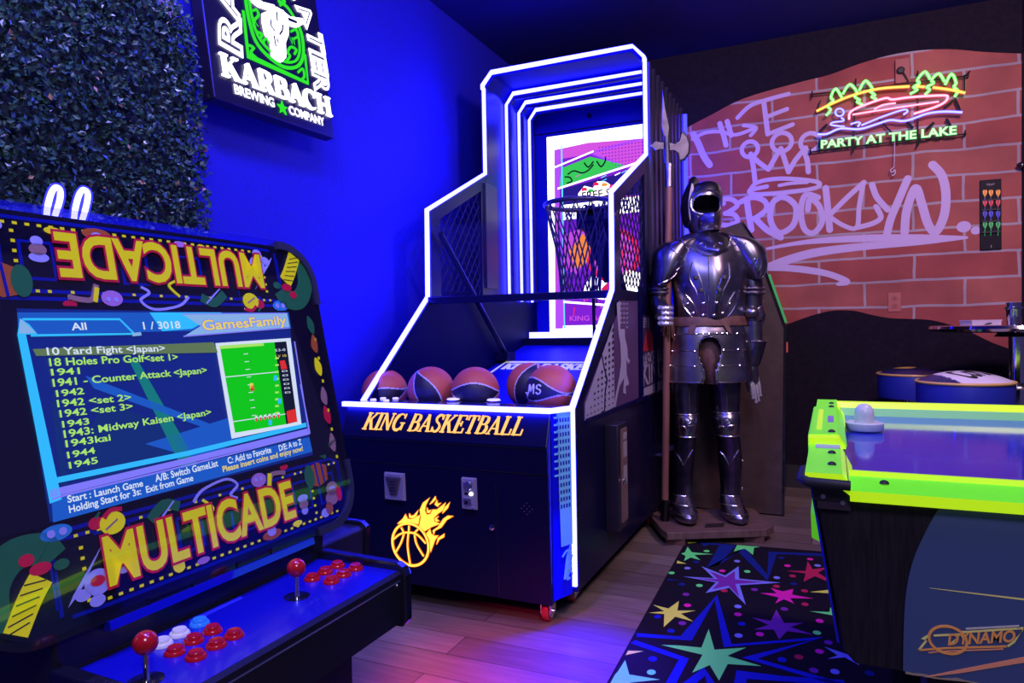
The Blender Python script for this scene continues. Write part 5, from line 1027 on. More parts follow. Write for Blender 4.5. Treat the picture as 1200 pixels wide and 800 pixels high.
for i, (x0, y0, x1, y1, x2, y2) in enumerate(((878, 444, 881, 455, 882.5, 466), (881, 446, 884, 458, 886, 471), (884, 445, 887, 456, 889, 469), (887, 443, 889.5, 452, 891, 463))):
    mb = MB(); o_ = -.035+.022*i; mb.tube([KP(x0, y0, o_), KP((x0+x1)/2, (y0+y1)/2, o_-.004), KP(x1, y1, o_-.006), KP(x2, y2, o_)], [.011, .0115, .010, .007], 8)
    for k in range(6): t = k/5; mb.lathe([(.0135-.004*t, -.004), (.0125-.004*t, .004)], KP(x0+(x2-x0)*t, y0+(y2-y0)*t, o_-.004), 8, ax=nrm(KP(x2, y2)-KP(x0, y0)), cap=False)
    obj('finger', mb, M_MAIL, ha)
mb = MB(); mb.tube([KP(876, 436, -.03), KP(875, 445, -.045), KP(877.5, 452, -.05), KP(878, 459, -.045)], [.013, .012, .011, .008], 8); obj('thumb', mb, M_ARM, ha)
# viewer's left arm: forearm comes forward to the halberd
HX_ = KP(781, 370, -.13)
mb = MB(); loft(mb, [(775, 318, 12, .065), (772.5, 332, 11, .062), (771.5, 345, 10.5, .06), (772, 352, 10, .058)]); ua = kn('upper_arm_plate', mb, M_ARM2); mb = MB(); ring(mb, 772, 339, 11.6, .066, 0, .008); ring(mb, 772, 343.5, 11.6, .066, 0, .008); obj('arm_ring', mb, M_ARM, ua)
mb = MB(); ell(mb, 771, 351, 10.5, 9, .06, -.005); kn('elbow_cop', mb, M_ARM)
mb = MB(); a = KP(771.5, 352, -.02); c = KP(774, 366, -.12); mb.tube([a, (a+c)/2, c], [.046, .044, .038], 16); kn('forearm_plate', mb, M_ARM)
mb = MB(); mb.tube([KP(772.5, 360, -.08), KP(773.5, 365, -.115), KP(774, 371, -.145)], [.040, .038, .030], 16); ha = kn('gauntlet_hand', mb, M_ARM2)
hs = HX_
for i in range(4):
    zc = KP(773, 360+6.0*i, -.13); s = KP(780.5, 361+6.0*i, -.13); mb = MB()
    L = [zc-EX*.005-ED*.02] + [s+V3(0, 0, 0)+(EX*math.cos(q)+ED*math.sin(q))*.033 for q in [math.radians(200+k*28) for k in range(6)]]
    mb.tube(L, [.012, .0125, .012, .0115, .011, .010, .008], 8)
    for k in range(5): mb.lathe([(.0145, -.003), (.013, .004)], L[k+1], 8, ax=nrm(L[min(k+2, 6)]-L[k]), cap=False)
    obj('finger', mb, M_MAIL, ha)
mb = MB(); s = KP(780.5, 358, -.13); mb.tube([KP(772.5, 362, -.11)]+[s+(EX*math.cos(q)+ED*math.sin(q))*.032 for q in [math.radians(160-k*32) for k in range(4)]], [.014, .013, .012, .011, .008], 8); obj('thumb', mb, M_ARM2, ha)
# ------------------------------------------------------------------ halberd
HO = -.13
hb_ = KP(780.2, 609, HO); hb_ = PZ(779, 609.5, .0765); HO = (hb_-KC)@ED
HB = thing('halberd', tuple(hb_), 'tall halberd with brown shaft and grey axe head standing in the armour hand', 'halberd')
M_SH = noisy(pm('brown_shaft', (.20, .08, .06), .45), 30, (.16, .06, .045), (.25, .11, .08), stretch=(1, 1, .1))
a, b_ = KP(784, 206, HO), hb_
mb = MB(); mb.cyl(b_, a, .019, 18); obj('shaft', mb, M_SH, HB)
mb = MB(); mb.cyl(KP(784, 219, HO), KP(784.2, 192, HO), .0225, 18); mb.lathe([(.025, 0), (.025, .012)], KP(784.2, 196, HO), 18); obj('socket', mb, M_ARM, HB, 'grey metal socket')
mb = MB(); mb.cyl(b_, KP(780.5, 585, HO), .024, 18); obj('shoe', mb, pm('dark_iron', (.05, .045, .055), .4, 1.), HB)
M_BLD = noisy(pm('blade_steel', (.20, .19, .23), .5, .9), 14, (.06, .06, .085), (.12, .115, .15))
def blade(P, nm, th=.006):
    c = np.mean(np.array(P), 0); mb = MB(); edge_ = [KP(x, y, HO) for x, y in P]; inn_ = [(c+(np.array(p)-c)*.82) for p in P]
    up_ = [KP(*p, HO-th) for p in inn_]; dn = [KP(*p, HO+th) for p in inn_]; n = len(P)
    for k in range(n):
        j = (k+1) % n; mb.face([edge_[k], edge_[j], up_[j], up_[k]]); mb.face([edge_[j], edge_[k], dn[k], dn[j]])
    mb.face(up_); mb.face(dn[::-1]); return obj(nm, mb, M_BLD, HB, sm=0)
blade([(776.5, 104), (779.5, 125), (784.8, 150), (783.5, 166), (779.5, 166), (775, 150), (775.5, 125)], 'spear_point', .010)
blade([(781.5, 166), (790, 168), (797, 163), (800, 152), (806, 158), (809.5, 168), (808.5, 180), (803, 188), (797, 190.5), (795.5, 181), (789, 176), (781.5, 177)], 'axe_blade')
blade([(782, 166), (774, 166), (768, 164), (764, 168.5), (758, 170.5), (764, 172.5), (768, 177), (774, 175), (782, 176)], 'back_spike')
mb = MB(); mb.cyl(KP(781.8, 192, HO), KP(780.6, 160, HO), .018, 14); obj('head_core', mb, M_BLD, HB)
mb = MB()
for q, (dx, ln) in enumerate(((3, 398), (6, 396), (1, 392), (-5, 388), (-3, 394), (8, 399))):
    mb.tube([KP(781, 357, HO-.03), KP(782+dx*.5, 370, HO-.045), KP(781+dx, 385, HO-.035), KP(781+dx*1.15, ln, HO-.03)], [.006, .007, .006, .004], 6)
mb.lathe([(.029, 0), (.03, .01), (.029, .02)], KP(781.3, 360, HO), 16); obj('leather_tassel', mb, M_LEA, HB, 'brown leather thongs tied round the shaft')
# ================================================================== tall cabinet side behind the armour
TC = thing('game_cabinet', (-.62, 4.75, 0), 'tall brown-black cabinet side with slanted front edge standing behind the suit of armour', 'cabinet')
yc = 4.44; q = lambda x, y: PY(x, y, yc)
P3 = [q(869, 260), q(883, 281), q(919.5, 384), q(917, 604.5)]; P3[3][2] = 0.01
prof2 = [(-.885, .01), (-.885, 1.62), (-.62, 1.73)] + [(p[0], p[2]) for p in P3]
mb = MB(); mb.poly([V3(x, yc, z) for x, z in prof2], [V3(x, yc+.03, z) for x, z in prof2]); obj('side_panel', mb, noisy(pm('brown_black_laminate', (.06, .035, .035), .4), 20, (.045, .028, .03), (.065, .042, .042)), TC, sm=0)
mb = MB(); inner = [(x-.02 if x > -.6 else x, z) for x, z in prof2]; mb.poly([V3(x, yc+.03, z) for x, z in inner], [V3(x, 5.15, z) for x, z in inner]); obj('cabinet_body', mb, M_BLACK, TC, sm=0)
CPn = Pl((0, yc, 0), XAX, ZAX); mb = MB(); L = [(p[0]+.004, p[2]) for p in P3]; stroke(mb, CPn, L, .014, -.034, .006); obj('edge_molding', mb, M_BLACKG, TC, sm=0)
mb = MB(); a, b = np.array(L[1]), np.array(L[2]); off = np.array([.012, .003])
stroke(mb, CPn, [a*.6+b*.4+off, a*.05+b*.95+off], .012, -.05, -.01); obj('front_glass_edge', mb, pm('green_glass_edge', (.05, .30, .10), .2, em=(.05, .6, .12), es=.25), TC, 'green lit strip', sm=0)
mb = MB().box((L[2][0]+.001, yc+.0, .98), (L[2][0]+.012, yc+.03, 1.04)); obj('red_button', mb, pm('red_marker', (.6, .10, .08), .4), TC, sm=0)
# ================================================================== air hockey table
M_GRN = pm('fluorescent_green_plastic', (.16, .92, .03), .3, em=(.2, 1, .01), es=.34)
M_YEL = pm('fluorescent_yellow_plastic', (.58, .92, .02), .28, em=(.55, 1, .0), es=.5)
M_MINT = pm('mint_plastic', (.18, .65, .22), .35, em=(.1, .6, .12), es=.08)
AH = thing('air_hockey_table', (1.2, 2.05, 0), 'air hockey table with bright green rails and blue playing surface', 'game table')
def ap(n, mb, m, **k): return obj(n, mb, m, k.pop('parent', AH), **k)
ax0, ax1, ay0, ay1, zt_, zs_ = -.045, 2.45, 1.379, 2.72, .876, .832
mb = MB().box((ax0+.03, ay0+.03, .829), (ax1-.03, ay1-.03, zs_)); ap('playing_surface', mb, pm('blue_glossy_surface', (.022, .040, .50), .08, spec=.22), sm=0)
# long rails: outer lip, top, inner bevel
def rail(y_out, s, m_in):
    xa_ = ax0+(.074 if m_in else .04)
    if m_in: pr_ = [(y_out, zt_-.045), (y_out, zt_-.026), (y_out+s*.046, zt_-.008), (y_out+s*.049, zt_+.001), (y_out+s*.062, zt_), (y_out+s*.068, zs_), (y_out+s*.03, zs_-.003)]; ml = [1, 0, 1, 1, 2, 0, 1]
    else: pr_ = [(y_out, zt_-.045), (y_out, zt_-.012), (y_out+s*.015, zt_), (y_out+s*.044, zt_), (y_out+s*.056, zt_-.019), (y_out+s*.068, zs_), (y_out+s*.03, zs_-.003)]; ml = [1, 1, 1, 1, 2, 0, 1]
    mb = MB(); n = len(pr_); i = 0
    for k in range(n):
        (y0, z0), (y1, z1) = pr_[k], pr_[(k+1) % n]; mb.face([(xa_, y0, z0), (ax1, y0, z0), (ax1, y1, z1), (xa_, y1, z1)], ml[k])
    mb.face([(xa_, y, z) for y, z in pr_], 0); mb.face([(ax1, y, z) for y, z in pr_], 0)
    return ap('long_rail', mb, [M_GRN, M_YEL, M_MINT], sm=0)
r1 = rail(ay0, 1, 1); r2 = rail(ay1, -1, 0)
def dome(p, parent, r=.0085): mb = MB(); mb.lathe([(r, 0), (r*.8, r*.45), (r*.3, r*.7), (0, r*.72)], p, 14, cap=False); obj('rail_bolt', mb, M_RUB, parent)
for x in (.085, .62): dome(V3(x, ay0+.030, zt_-.015), r1)
# goal end: two corner plates and the raised goal cover
EPn = Pl((0, 0, zt_), XAX, YAX)
yA, yB = 1.72, 2.30
for y0, y1, c in ((ay0+.002, yA, 0), (yB, ay1-.002, 1)):
    mb = MB(); m = [(ax0, y0, zt_-.03), (ax0, y0, zt_+.002), (ax0+.060, y0, zt_+.002), (ax0+.085, y0, zs_)]
    P = [(ax0, zt_-.016), (ax0, zt_+.002), (ax0+.062, zt_+.002), (ax0+.085, zs_), (ax0+.05, zt_-.017)]
    for k in range(5):
        (xa, za), (xb, zb_) = P[k], P[(k+1) % 5]; mb.face([(xa, y0, za), (xb, y0, zb_), (xb, y1, zb_), (xa, y1, za)], 1 if k == 2 else 0)
    mb.face([(x, y0, z) for x, z in P], 1); mb.face([(x, y1, z) for x, z in P], 1); pl_ = ap('end_rail', mb, [M_GRN, M_YEL], sm=0)
    for y in (([1.47, 1.60] if not c else [2.42, 2.58])): dome(V3(ax0+.045, y, zt_+.002), pl_)
    if not c: mb = MB().box((ax0+.012, 1.655, zt_+.002), (ax0+.062, 1.705, zt_+.0035)); obj('rail_sticker', mb, pm('pale_sticker', (.5, .5, .6), .4), pl_, 'pale worn sticker', sm=0)
mb = MB(); P = [(ax0-.004, zt_-.03), (ax0-.004, zt_+.022), (ax0+.060, zt_+.024), (ax0+.078, zt_-.005), (ax0+.06, zt_-.012)]
mb.poly([V3(x, yA+.01, z) for x, z in P], [V3(x, yB, z) for x, z in P]); gcv = ap('goal_cover', mb, M_GRN, sm=0, bevel=.004)
mb = MB(); P = [(ax0-.003, zt_), (ax0-.003, zt_+.02), (ax0+.060, zt_+.022), (ax0+.074, zt_-.002)]; mb.poly([V3(x, yA-.012, z-.004) for x, z in P], [V3(x, yA+.0105, z) for x, z in P]); obj('goal_cover_end', mb, M_YEL, gcv, sm=0)
mb = MB().box((ax0+.036, 1.93, zt_+.0225), (ax0+.050, 2.06, zt_+.0245)); obj('rail_sticker', mb, pm('lilac_sticker', (.3, .3, .5), .4), gcv, sm=0)
mb = MB().box((ax0+.012, 1.80, zt_+.0215), (ax0+.024, 2.22, zt_+.0238)); obj('cover_strip', mb, M_YEL, gcv, sm=0)
for y in (1.76, 2.28): dome(V3(ax0+.045, y, zt_+.0235), gcv)
mb = MB().box((ax0+.014, ay0+.010, .827), (ax0+.073, ay1-.010, zt_-.017)); ap('end_sill', mb, M_BLACK, sm=0)
# corner guard
mb = MB(); mb.tube([V3(ax0-.004, ay0+.10, zt_-.012), V3(ax0-.006, ay0+.01, zt_-.012), V3(ax0+.006, ay0-.006, zt_-.014), V3(ax0+.075, ay0-.006, zt_-.016)], .009, 10); ap('corner_guard', mb, M_RUB)
mb = MB(); mb.poly([V3(ax0+.018, ay0+.012, zt_-.03), V3(ax0+.075, ay0+.012, zt_-.03), V3(ax0+.075, ay0+.012, zt_-.065), V3(ax0+.020, ay0+.012, zt_-.065)], [V3(ax0+.018, ay0+.018, zt_-.03), V3(ax0+.075, ay0+.018, zt_-.03), V3(ax0+.075, ay0+.018, zt_-.065), V3(ax0+.020, ay0+.018, zt_-.065)]); cbk = ap('corner_bracket', mb, pm('dark_metal_bracket', (.06, .04, .06), .4, .5), sm=0)
mb = MB()
for x, z in ((ax0+.030, zt_-.042), (ax0+.062, zt_-.052)): mb = MB(); mb.lathe([(.0055, 0), (.004, .003)], V3(x, ay0+.012, z), 12, ax=-YAX); obj('screw', mb, M_STEEL, cbk)
# body: tapered cabinet
yb_ = 1.40; zlo = .530
fr = [(-.026, .828), (.018, zlo+.02), (.036, zlo), (2.38, zlo-.0), (2.43, .828)]
mb = MB(); mb.poly([V3(x, yb_, z) for x, z in fr], [V3(x, 2.70, z) for x, z in fr]); M_WOODB = noisy(pm('black_woodgrain', (.010, .007, .012), .5, spec=.3), 30, (.006, .005, .008), (.018, .013, .020), stretch=(6, 1, .5)); bd_ = ap('cabinet', mb, M_WOODB, sm=0, bevel=.004)
FPa = Pl((0, yb_, 0), XAX, ZAX); cv = [FPa.px(*p) for p in ((1115, 578), (1097, 600), (1083, 625), (1070, 655), (1062, 690), (1059, 730), (1058, 786))]
cvs = smooth(cv, 5); cvs[-1][1] = zlo+.004
mb = MB(); flat(mb, FPa, cvs + [np.array([2.0, zlo+.004]), np.array([2.0, cv[0][1]])], .001, 0, .004); sp_ = ap('side_graphic', mb, pm('slate_blue_print', (.055, .09, .20), .45), sm=0, label='blue curved side graphic')
M_LOGO = pm('orange_print', (1, .42, .09), .45); M_LOGY = pm('yellow_print', (.95, .85, .22), .45); M_LOGW = pm('pale_print', (.6, .55, .45), .45); M_SAL = pm('salmon_print', (.95, .36, .17), .45)
def lp(x, y): return FPa.px(900+x/4, 600+y/4)
mb = MB()
stroke(mb, FPa, [lp(755, 350), lp(960, 375), lp(1210, 405), lp(1400, 428)], [.0005, .002, .003, .003], .005, .0055, 1)
stroke(mb, FPa, [lp(735, 765), lp(900, 738), lp(1210, 682), lp(1500, 630)], [.001, .006, .009, .010], .005, .0058, 3)
c = lp(840, 592); stroke(mb, FPa, [(c[0]+.0285*math.cos(t)*.98, c[1]+.0235*math.sin(t)) for t in [2*math.pi*i/36 for i in range(36)]], .0042, .005, .0066, 0, True)
for P, m, w in (([(705, 640), (740, 595), (725, 590), (748, 572)], 1, .003), ([(705, 640), (840, 630), (1115, 622)], 0, .003), ([(750, 652), (800, 646), (1100, 634)], 3, .002), ([(775, 572), (900, 566), (855, 610)], 1, .003), ([(925, 540), (1175, 527), (1165, 537)], 2, .003), ([(905, 556), (1195, 537), (1150, 600), (1120, 622)], 1, .003)): stroke(mb, FPa, [lp(*p) for p in P], w, .005, .0062, m)
text(mb, FPa, 'DYNAMO', lp(842, 614), lp(1150, 598), .0185, h=.0068, m=0, off=.03, shear=.35)
obj('side_lettering', mb, [M_LOGO, M_LOGY, M_LOGW, M_SAL], sp_, 'orange and yellow slanted logo lettering', sm=0)
for p in ((1127.5, 589), (1091, 591)): mb = MB(); mb.lathe([(.0055, 0), (.004, .003)], FPa.wp(*p, .004), 12, ax=-YAX); ap('panel_screw', mb, M_STEEL)
mb = MB(); random.seed(4); xs_ = np.linspace(.115, .62, 40); stroke(mb, FPa, [(x, zlo+.003+random.uniform(-.002, .002)) for x in xs_], [.002+random.random()*.004 for _ in xs_], .005, .0056); ap('chipped_edge', mb, pm('raw_chipboard', (.35, .26, .17), .8), sm=0, label='pale chipped lower edge')
for x, y in ((.16, 1.52), (.16, 2.45), (2.2, 1.52), (2.2, 2.45)):
    mb = MB().box((x, y, .0068 if x < 1 else 0), (x+.11, y+.11, zlo)); ap('leg', mb, M_WOODB, sm=0, bevel=.01)
mb = MB(); P = [(ax0+.012, .74), (ax0-.002, .75), (ax0+.000, .69), (ax0+.022, .68)]; mb.poly([V3(x, 1.80, z-.05) for x, z in P], [V3(x, 2.25, z-.05) for x, z in P]); ap('puck_return', mb, M_GRN, sm=0)
mb = MB(); mb.poly([V3(-.033, yb_+.01, .845), V3(.010, yb_+.01, .56), V3(.006, yb_+.01, .56), V3(-.037, yb_+.01, .845)], [V3(-.033, 2.69, .845), V3(.010, 2.69, .56), V3(.006, 2.69, .56), V3(-.037, 2.69, .845)]); ap('end_panel', mb, pm('blue_light_tint_end', (.008, .008, .5), .25), sm=0)  # blue light of the LED strips painted as the end's colour
c = PZ(1013, 505, zs_)+ZAX*.001; mb = MB()
mb.lathe([(.047, .002), (.0505, .006), (.051, .024), (.046, .027), (.042, .022), (.030, .018), (.026, .020), (.0265, .05), (.024, .064), (.016, .075), (.006, .079), (0, .0795)], c, 40, cap=True)
ml_ = obj('mallet', mb, pm('milky_plastic', (.62, .66, .66), .3), sm=50); tag(ml_, 'white air hockey mallet with domed knob on the blue surface', 'mallet')
# ================================================================== rug
RG = Pl((0, 0, .006), XAX, YAX); rp = lambda x, y: RG.px(700+x/4.138, 620+y/4.138)
A_ = PZ(804, 633, .006)[:2]; B_ = PZ(712, 798, .006)[:2]; dl = nrm(B_-A_); df = nrm(PZ(965, 646, .006)[:2]-A_)
n_ = A_+dl*2.3; fR = A_+df*1.12; nR = n_+df*1.12
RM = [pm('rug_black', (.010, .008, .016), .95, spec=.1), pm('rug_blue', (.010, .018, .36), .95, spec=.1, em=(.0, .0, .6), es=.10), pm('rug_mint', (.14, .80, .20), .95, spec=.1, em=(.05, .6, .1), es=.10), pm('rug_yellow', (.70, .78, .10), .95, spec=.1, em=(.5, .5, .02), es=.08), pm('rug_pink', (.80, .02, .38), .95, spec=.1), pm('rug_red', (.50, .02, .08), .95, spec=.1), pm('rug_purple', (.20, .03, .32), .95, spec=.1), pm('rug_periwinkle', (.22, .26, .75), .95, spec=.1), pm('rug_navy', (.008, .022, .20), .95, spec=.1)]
kB, kBl, kM, kY, kP, kR, kPu, kPe, kN = range(9)
mb = MB(); q4 = [V3(*p, 0) for p in (A_, n_, nR, fR)]; mb.poly([p+ZAX*.001 for p in q4], [p+ZAX*.006 for p in q4], kB)
ins = lambda P, lay, m: flat(mb, RG, [np.array(p) for p in P], .0006+.0003*lay, m)
cen = (A_+n_+nR+fR)/4
def inside(p): 
    v = np.array(p)-A_; M2 = np.array([df, dl]).T; s = np.linalg.solve(M2, v); return np.array([min(max(s[0], .012), 1.108), min(max(s[1], .012), 2.288)])@np.array([df, dl])+A_
def rf(P, m, lay=0): ins([inside(rp(*p)) for p in P], lay, m)
def rs(P, w, m, lay=0, close=False):
    Q = [inside(rp(*p)) for p in P]
    if close: Q = Q+[Q[0]]
    l, r = ribbon2(Q, w); mb.grid([[RG.w(a, .0006+.0003*lay), RG.w(b, .0006+.0003*lay)] for a, b in zip(l, r)], False, m)
rf([(308, 562), (400, 565), (505, 575), (540, 485), (568, 585), (722, 575), (630, 615), (795, 665), (632, 655), (590, 735), (545, 660), (460, 697), (510, 610)], kM, 3)
rs([(185, 512), (430, 530), (575, 330), (632, 565), (1070, 530), (740, 625), (1200, 760), (1500, 830)], .030, kBl, 1); rs([(165, 545), (420, 630), (350, 760)], .030, kBl, 1); rs([(430, 760), (520, 690), (560, 770)], .032, kBl, 1); rs([(690, 760), (700, 705), (900, 725), (1200, 745)], .036, kBl, 1)
rs([(500, 66), (632, 78), (560, 180), (700, 102), (825, 235), (850, 115), (1100, 125), (1400, 135)], .042, kN, 1)
st1 = [(415, 230), (565, 238), (505, 180), (620, 225), (685, 180), (688, 240), (890, 260), (690, 272), (720, 368), (640, 285), (525, 310), (575, 258)]
rf(st1, kPe, 2); c0_ = np.mean(np.array(st1), 0); rf([tuple(c0_+(np.array(p)-c0_)*.68) for p in st1], kPu, 3)
rf([(790, 310), (870, 312), (840, 285), (900, 302), (950, 290), (945, 318), (1050, 337), (935, 335), (955, 362), (905, 340), (862, 362), (880, 332)], kP, 2)
rf([(915, 202), (1010, 203), (1020, 155), (1045, 195), (1115, 185), (1070, 212), (1180, 280), (1055, 228), (1000, 255), (1010, 215)], kR, 2)
rf([(748, 428), (842, 445), (868, 390), (905, 455), (1000, 455), (935, 475), (1050, 512), (920, 495), (882, 535), (855, 487), (760, 487), (830, 465)], kPu, 2)
rf([(242, 405), (325, 398), (262, 366), (345, 385), (396, 348), (388, 395), (478, 395), (405, 410), (465, 448), (378, 425), (322, 475), (325, 412)], kY, 2)
rf([(400, 118), (425, 112), (438, 85), (458, 112), (562, 122), (470, 125), (500, 150), (452, 138), (420, 155), (428, 130)], kM, 2); rf([(435, 62), (485, 65), (440, 70)], kY, 2); rf([(380, 152), (432, 168), (385, 166)], kY, 2)
rf([(662, 108), (680, 70), (740, 75), (790, 85), (760, 90), (755, 125), (715, 95)], kM, 2)
rf([(55, 745), (75, 705), (100, 690), (135, 635), (155, 705), (305, 730), (160, 745), (140, 800), (90, 800)], kM, 2); rf([(140, 588), (225, 592), (130, 610)], kY, 2)
rf([(330, 240), (410, 250), (335, 248)], kN, 2); rf([(1030, 305), (1140, 292), (1180, 310), (1130, 312)], kY, 2); rf([(1030, 398), (1125, 402), (1130, 380), (1200, 410), (1140, 418)], kM, 2)
rf([(1100, 570), (1190, 600), (1260, 625), (1270, 660), (1200, 622), (1115, 630), (1165, 612)], kPe, 2)
for x, y, m in ((530, 107, kM), (522, 78, kN), (480, 160, kN), (437, 190, kPe), (360, 213, kM), (410, 268, kN), (495, 274, kM), (606, 203, kP), (678, 156, kPe), (727, 206, kM), (615, 299, kR), (430, 317, kPu), (437, 370, kP), (357, 494, kBl), (292, 425, kBl), (412, 457, kPu), (262, 695, kM), (268, 630, kBl), (682, 376, kPe), (682, 414, kP), (700, 460, kBl), (685, 517, kPe), (788, 510, kP), (762, 294, kPu), (870, 236, kPe), (868, 278, kR), (953, 266, kN), (947, 228, kR), (922, 178, kP), (892, 140, kN), (1032, 146, kP), (1068, 177, kPe), (1005, 300, kR), (1007, 365, kR), (907, 388, kPu), (1078, 446, kP), (1065, 503, kM), (1120, 550, kPu), (1077, 594, kP), (977, 621, kR), (895, 634, kBl), (1050, 686, kPu), (1152, 692, kPe), (1320, 700, kN)):
    c = inside(rp(x, y)); ins([c+np.array([.0145*math.cos(t), .019*math.sin(t)]) for t in [2*math.pi*i/12 for i in range(12)]], 4, m)
rg = obj('star_rug', mb, RM, sm=0); tag(rg, 'black rug patterned with coloured stars and dots on the wooden floor', 'rug')
# ================================================================== neon lake sign on the brick wall
LK = thing('neon_lake_sign', (.39, YW-.07, 2.32), 'multicoloured neon sign of a boat and trees on the red brick mural', 'neon sign')
NP = Pl((0, YW-.07, 0), XAX, ZAX); npx = lambda x, y: NP.wp(940+x/4.446, 60+y/4.446)
def ntube(paths, core, halo, nm, r=.0078, label=None, k=4, cl=False):
    t = None
    for L in paths:
        S = [npx(*p) for p in (smooth(L, k) if k else L)]
        o = obj(nm, MB().tube(S, r*.85, 7, close=cl), core, LK, label); obj('tube_halo_sleeve', MB().tube(S, r*1.35, 7, close=cl), halo, o)  # wider emissive sleeve imitates the coloured halo round each tube
NG = em('neon_green_core', (1.1, 1.9, 1.0), 1.); NGH = glassy('neon_green_halo', (.8, 1, .8), .72, 0, (.05, 1, .05), 2.2)
NO = em('neon_orange_core', (1.9, 1.35, .6), 1.); NOH = glassy('neon_orange_halo', (1, .8, .5), .72, 0, (1, .35, .02), 2.2)
NPk = em('neon_pink_core', (1.9, 1.4, 1.5), 1.1); NPH = glassy('neon_pink_halo', (1, .7, .8), .72, 0, (1, .06, .25), 2.4)
NBl = em('neon_blue_core', (1.3, 1.3, 2), 1.3); NBH = glassy('neon_blue_halo', (.6, .6, 1), .72, 0, (.08, .06, 1), 3.)
NRd = em('neon_red_core', (1.5, .30, .40), 1.)
ntube([[(75, 312), (150, 275), (260, 230), (400, 195), (560, 183)], [(595, 182), (640, 186)], [(680, 188), (770, 200), (850, 217)]], NO, NOH, 'sunset_tube', label='orange neon tube')
ntube([[(125, 335), (148, 305), (133, 285), (162, 258), (150, 238), (175, 195), (207, 240)], [(212, 222), (248, 172), (285, 212), (274, 235), (300, 255), (285, 262), (314, 278)], [(297, 205), (330, 153), (366, 195), (352, 206), (380, 228), (362, 236), (388, 250)],
       [(562, 222), (600, 200), (580, 186), (612, 165), (600, 150), (640, 106), (667, 145)], [(640, 225), (665, 200), (650, 186), (686, 165), (674, 150), (712, 116), (742, 158)], [(745, 174), (778, 118), (802, 165), (790, 185), (810, 207), (795, 237)]], NG, NGH, 'tree_tube', label='green neon tree outline')
ntube([[(245, 355), (250, 320), (300, 290), (430, 245), (470, 252), (560, 240), (735, 230), (757, 242), (742, 266), (690, 292), (582, 326)]], NPk, NPH, 'boat_tube', label='pinkish-white neon boat outline')
ntube([[(262, 330), (450, 300), (712, 262)], [(375, 303), (420, 280), (488, 270)]], NPk, NPH, 'boat_stripe_tube', r=.006)
ntube([[(252, 380), (285, 370), (302, 374), (290, 392)], [(310, 385), (420, 340), (525, 305), (550, 312), (528, 330)]], NBl, NBH, 'water_line_tube', r=.0065)
ntube([[(195+22*math.cos(t), 318+20*math.sin(t)) for t in [2*math.pi*i/14 for i in range(14)]]], NBl, NBH, 'swimmer_tube', r=.006, cl=True, k=0)
ntube([[(203, 345), (217, 362), (162, 370), (152, 384), (222, 392)]], NBl, NBH, 'swimmer_tube', r=.006)
ntube([[(80, 432), (130, 430), (200, 402), (300, 405), (400, 375), (460, 358), (540, 362), (650, 325), (740, 314), (835, 318)]], NBl, NBH, 'wave_tube', label='blue neon wave')
mb = MB(); a, b = NP.px(940+100/4.446, 60+506/4.446), NP.px(940+802/4.446, 60+432/4.446); text(mb, NP, 'PARTY AT THE LAKE', a, b, .052, h=.006, off=.03, th=.0)
obj('sign_lettering', mb, em('neon_letter_green', (.80, 1.3, .75), 1.), LK, 'white-green glowing letters', sm=0)
mb = MB(); text(mb, NP, 'PARTY AT THE LAKE', a, b, .052, h=.001, off=.075); obj('lettering_halo', mb, em('neon_letter_halo', (.02, .42, .08), 1.), LK, sm=0)  # flat green layer painting the glow behind the letters
mb = MB()
def fw(L, r=.005): mb.tube([npx(*p)+YAX*.03 for p in L], r, 6)
fw([(52, 218), (280, 195), (870, 120)]); fw([(45, 520), (450, 470), (860, 425)]); fw([(280, 135), (280, 195), (265, 525)]); fw([(605, 95), (605, 360), (605, 490)]); fw([(850, 115), (850, 215)]); fw([(52, 200), (50, 240)]); fw([(95, 250), (75, 310)]); fw([(880, 95), (845, 130)]); fw([(855, 405), (845, 440)]); fw([(45, 495), (40, 525)]); fw([(620, 460), (595, 495)]); fw([(130, 375), (90, 415)], .009); fw([(550, 360), (580, 395)], .009); fw([(690, 365), (650, 400)], .009); fw([(755, 345), (780, 390)], .009); fw([(800, 240), (825, 300)], .008); fw([(790, 250), (740, 290)], .008); fw([(90, 455), (90, 500)], .008); fw([(400, 345), (470, 420)], .006)
obj('wire_frame', mb, pm('black_wire', (.01, .012, .014), .4), LK, 'black wire frame')
for p in ((52, 218), (870, 120), (45, 520), (855, 425), (605, 110)): mb = MB(); s = npx(*p)+YAX*.03; mb.cyl(s, V3(s[0], YW-.001, s[2]), .006, 8); obj('wall_standoff', mb, M_RUB, LK)
mb = MB(); mb.tube([npx(484, 462)+YAX*.02, npx(481, 600)+YAX*.02], .0022, 5); mb.tube([npx(*p)+YAX*.02 for p in smooth([(481, 600), (462, 615), (470, 630), (484, 612), (486, 632), (474, 645), (470, 638)], 3)], .0035, 5); obj('pull_cord', mb, pm('white_cord', (.5, .45, .6), .5), LK, 'pale pull cord')
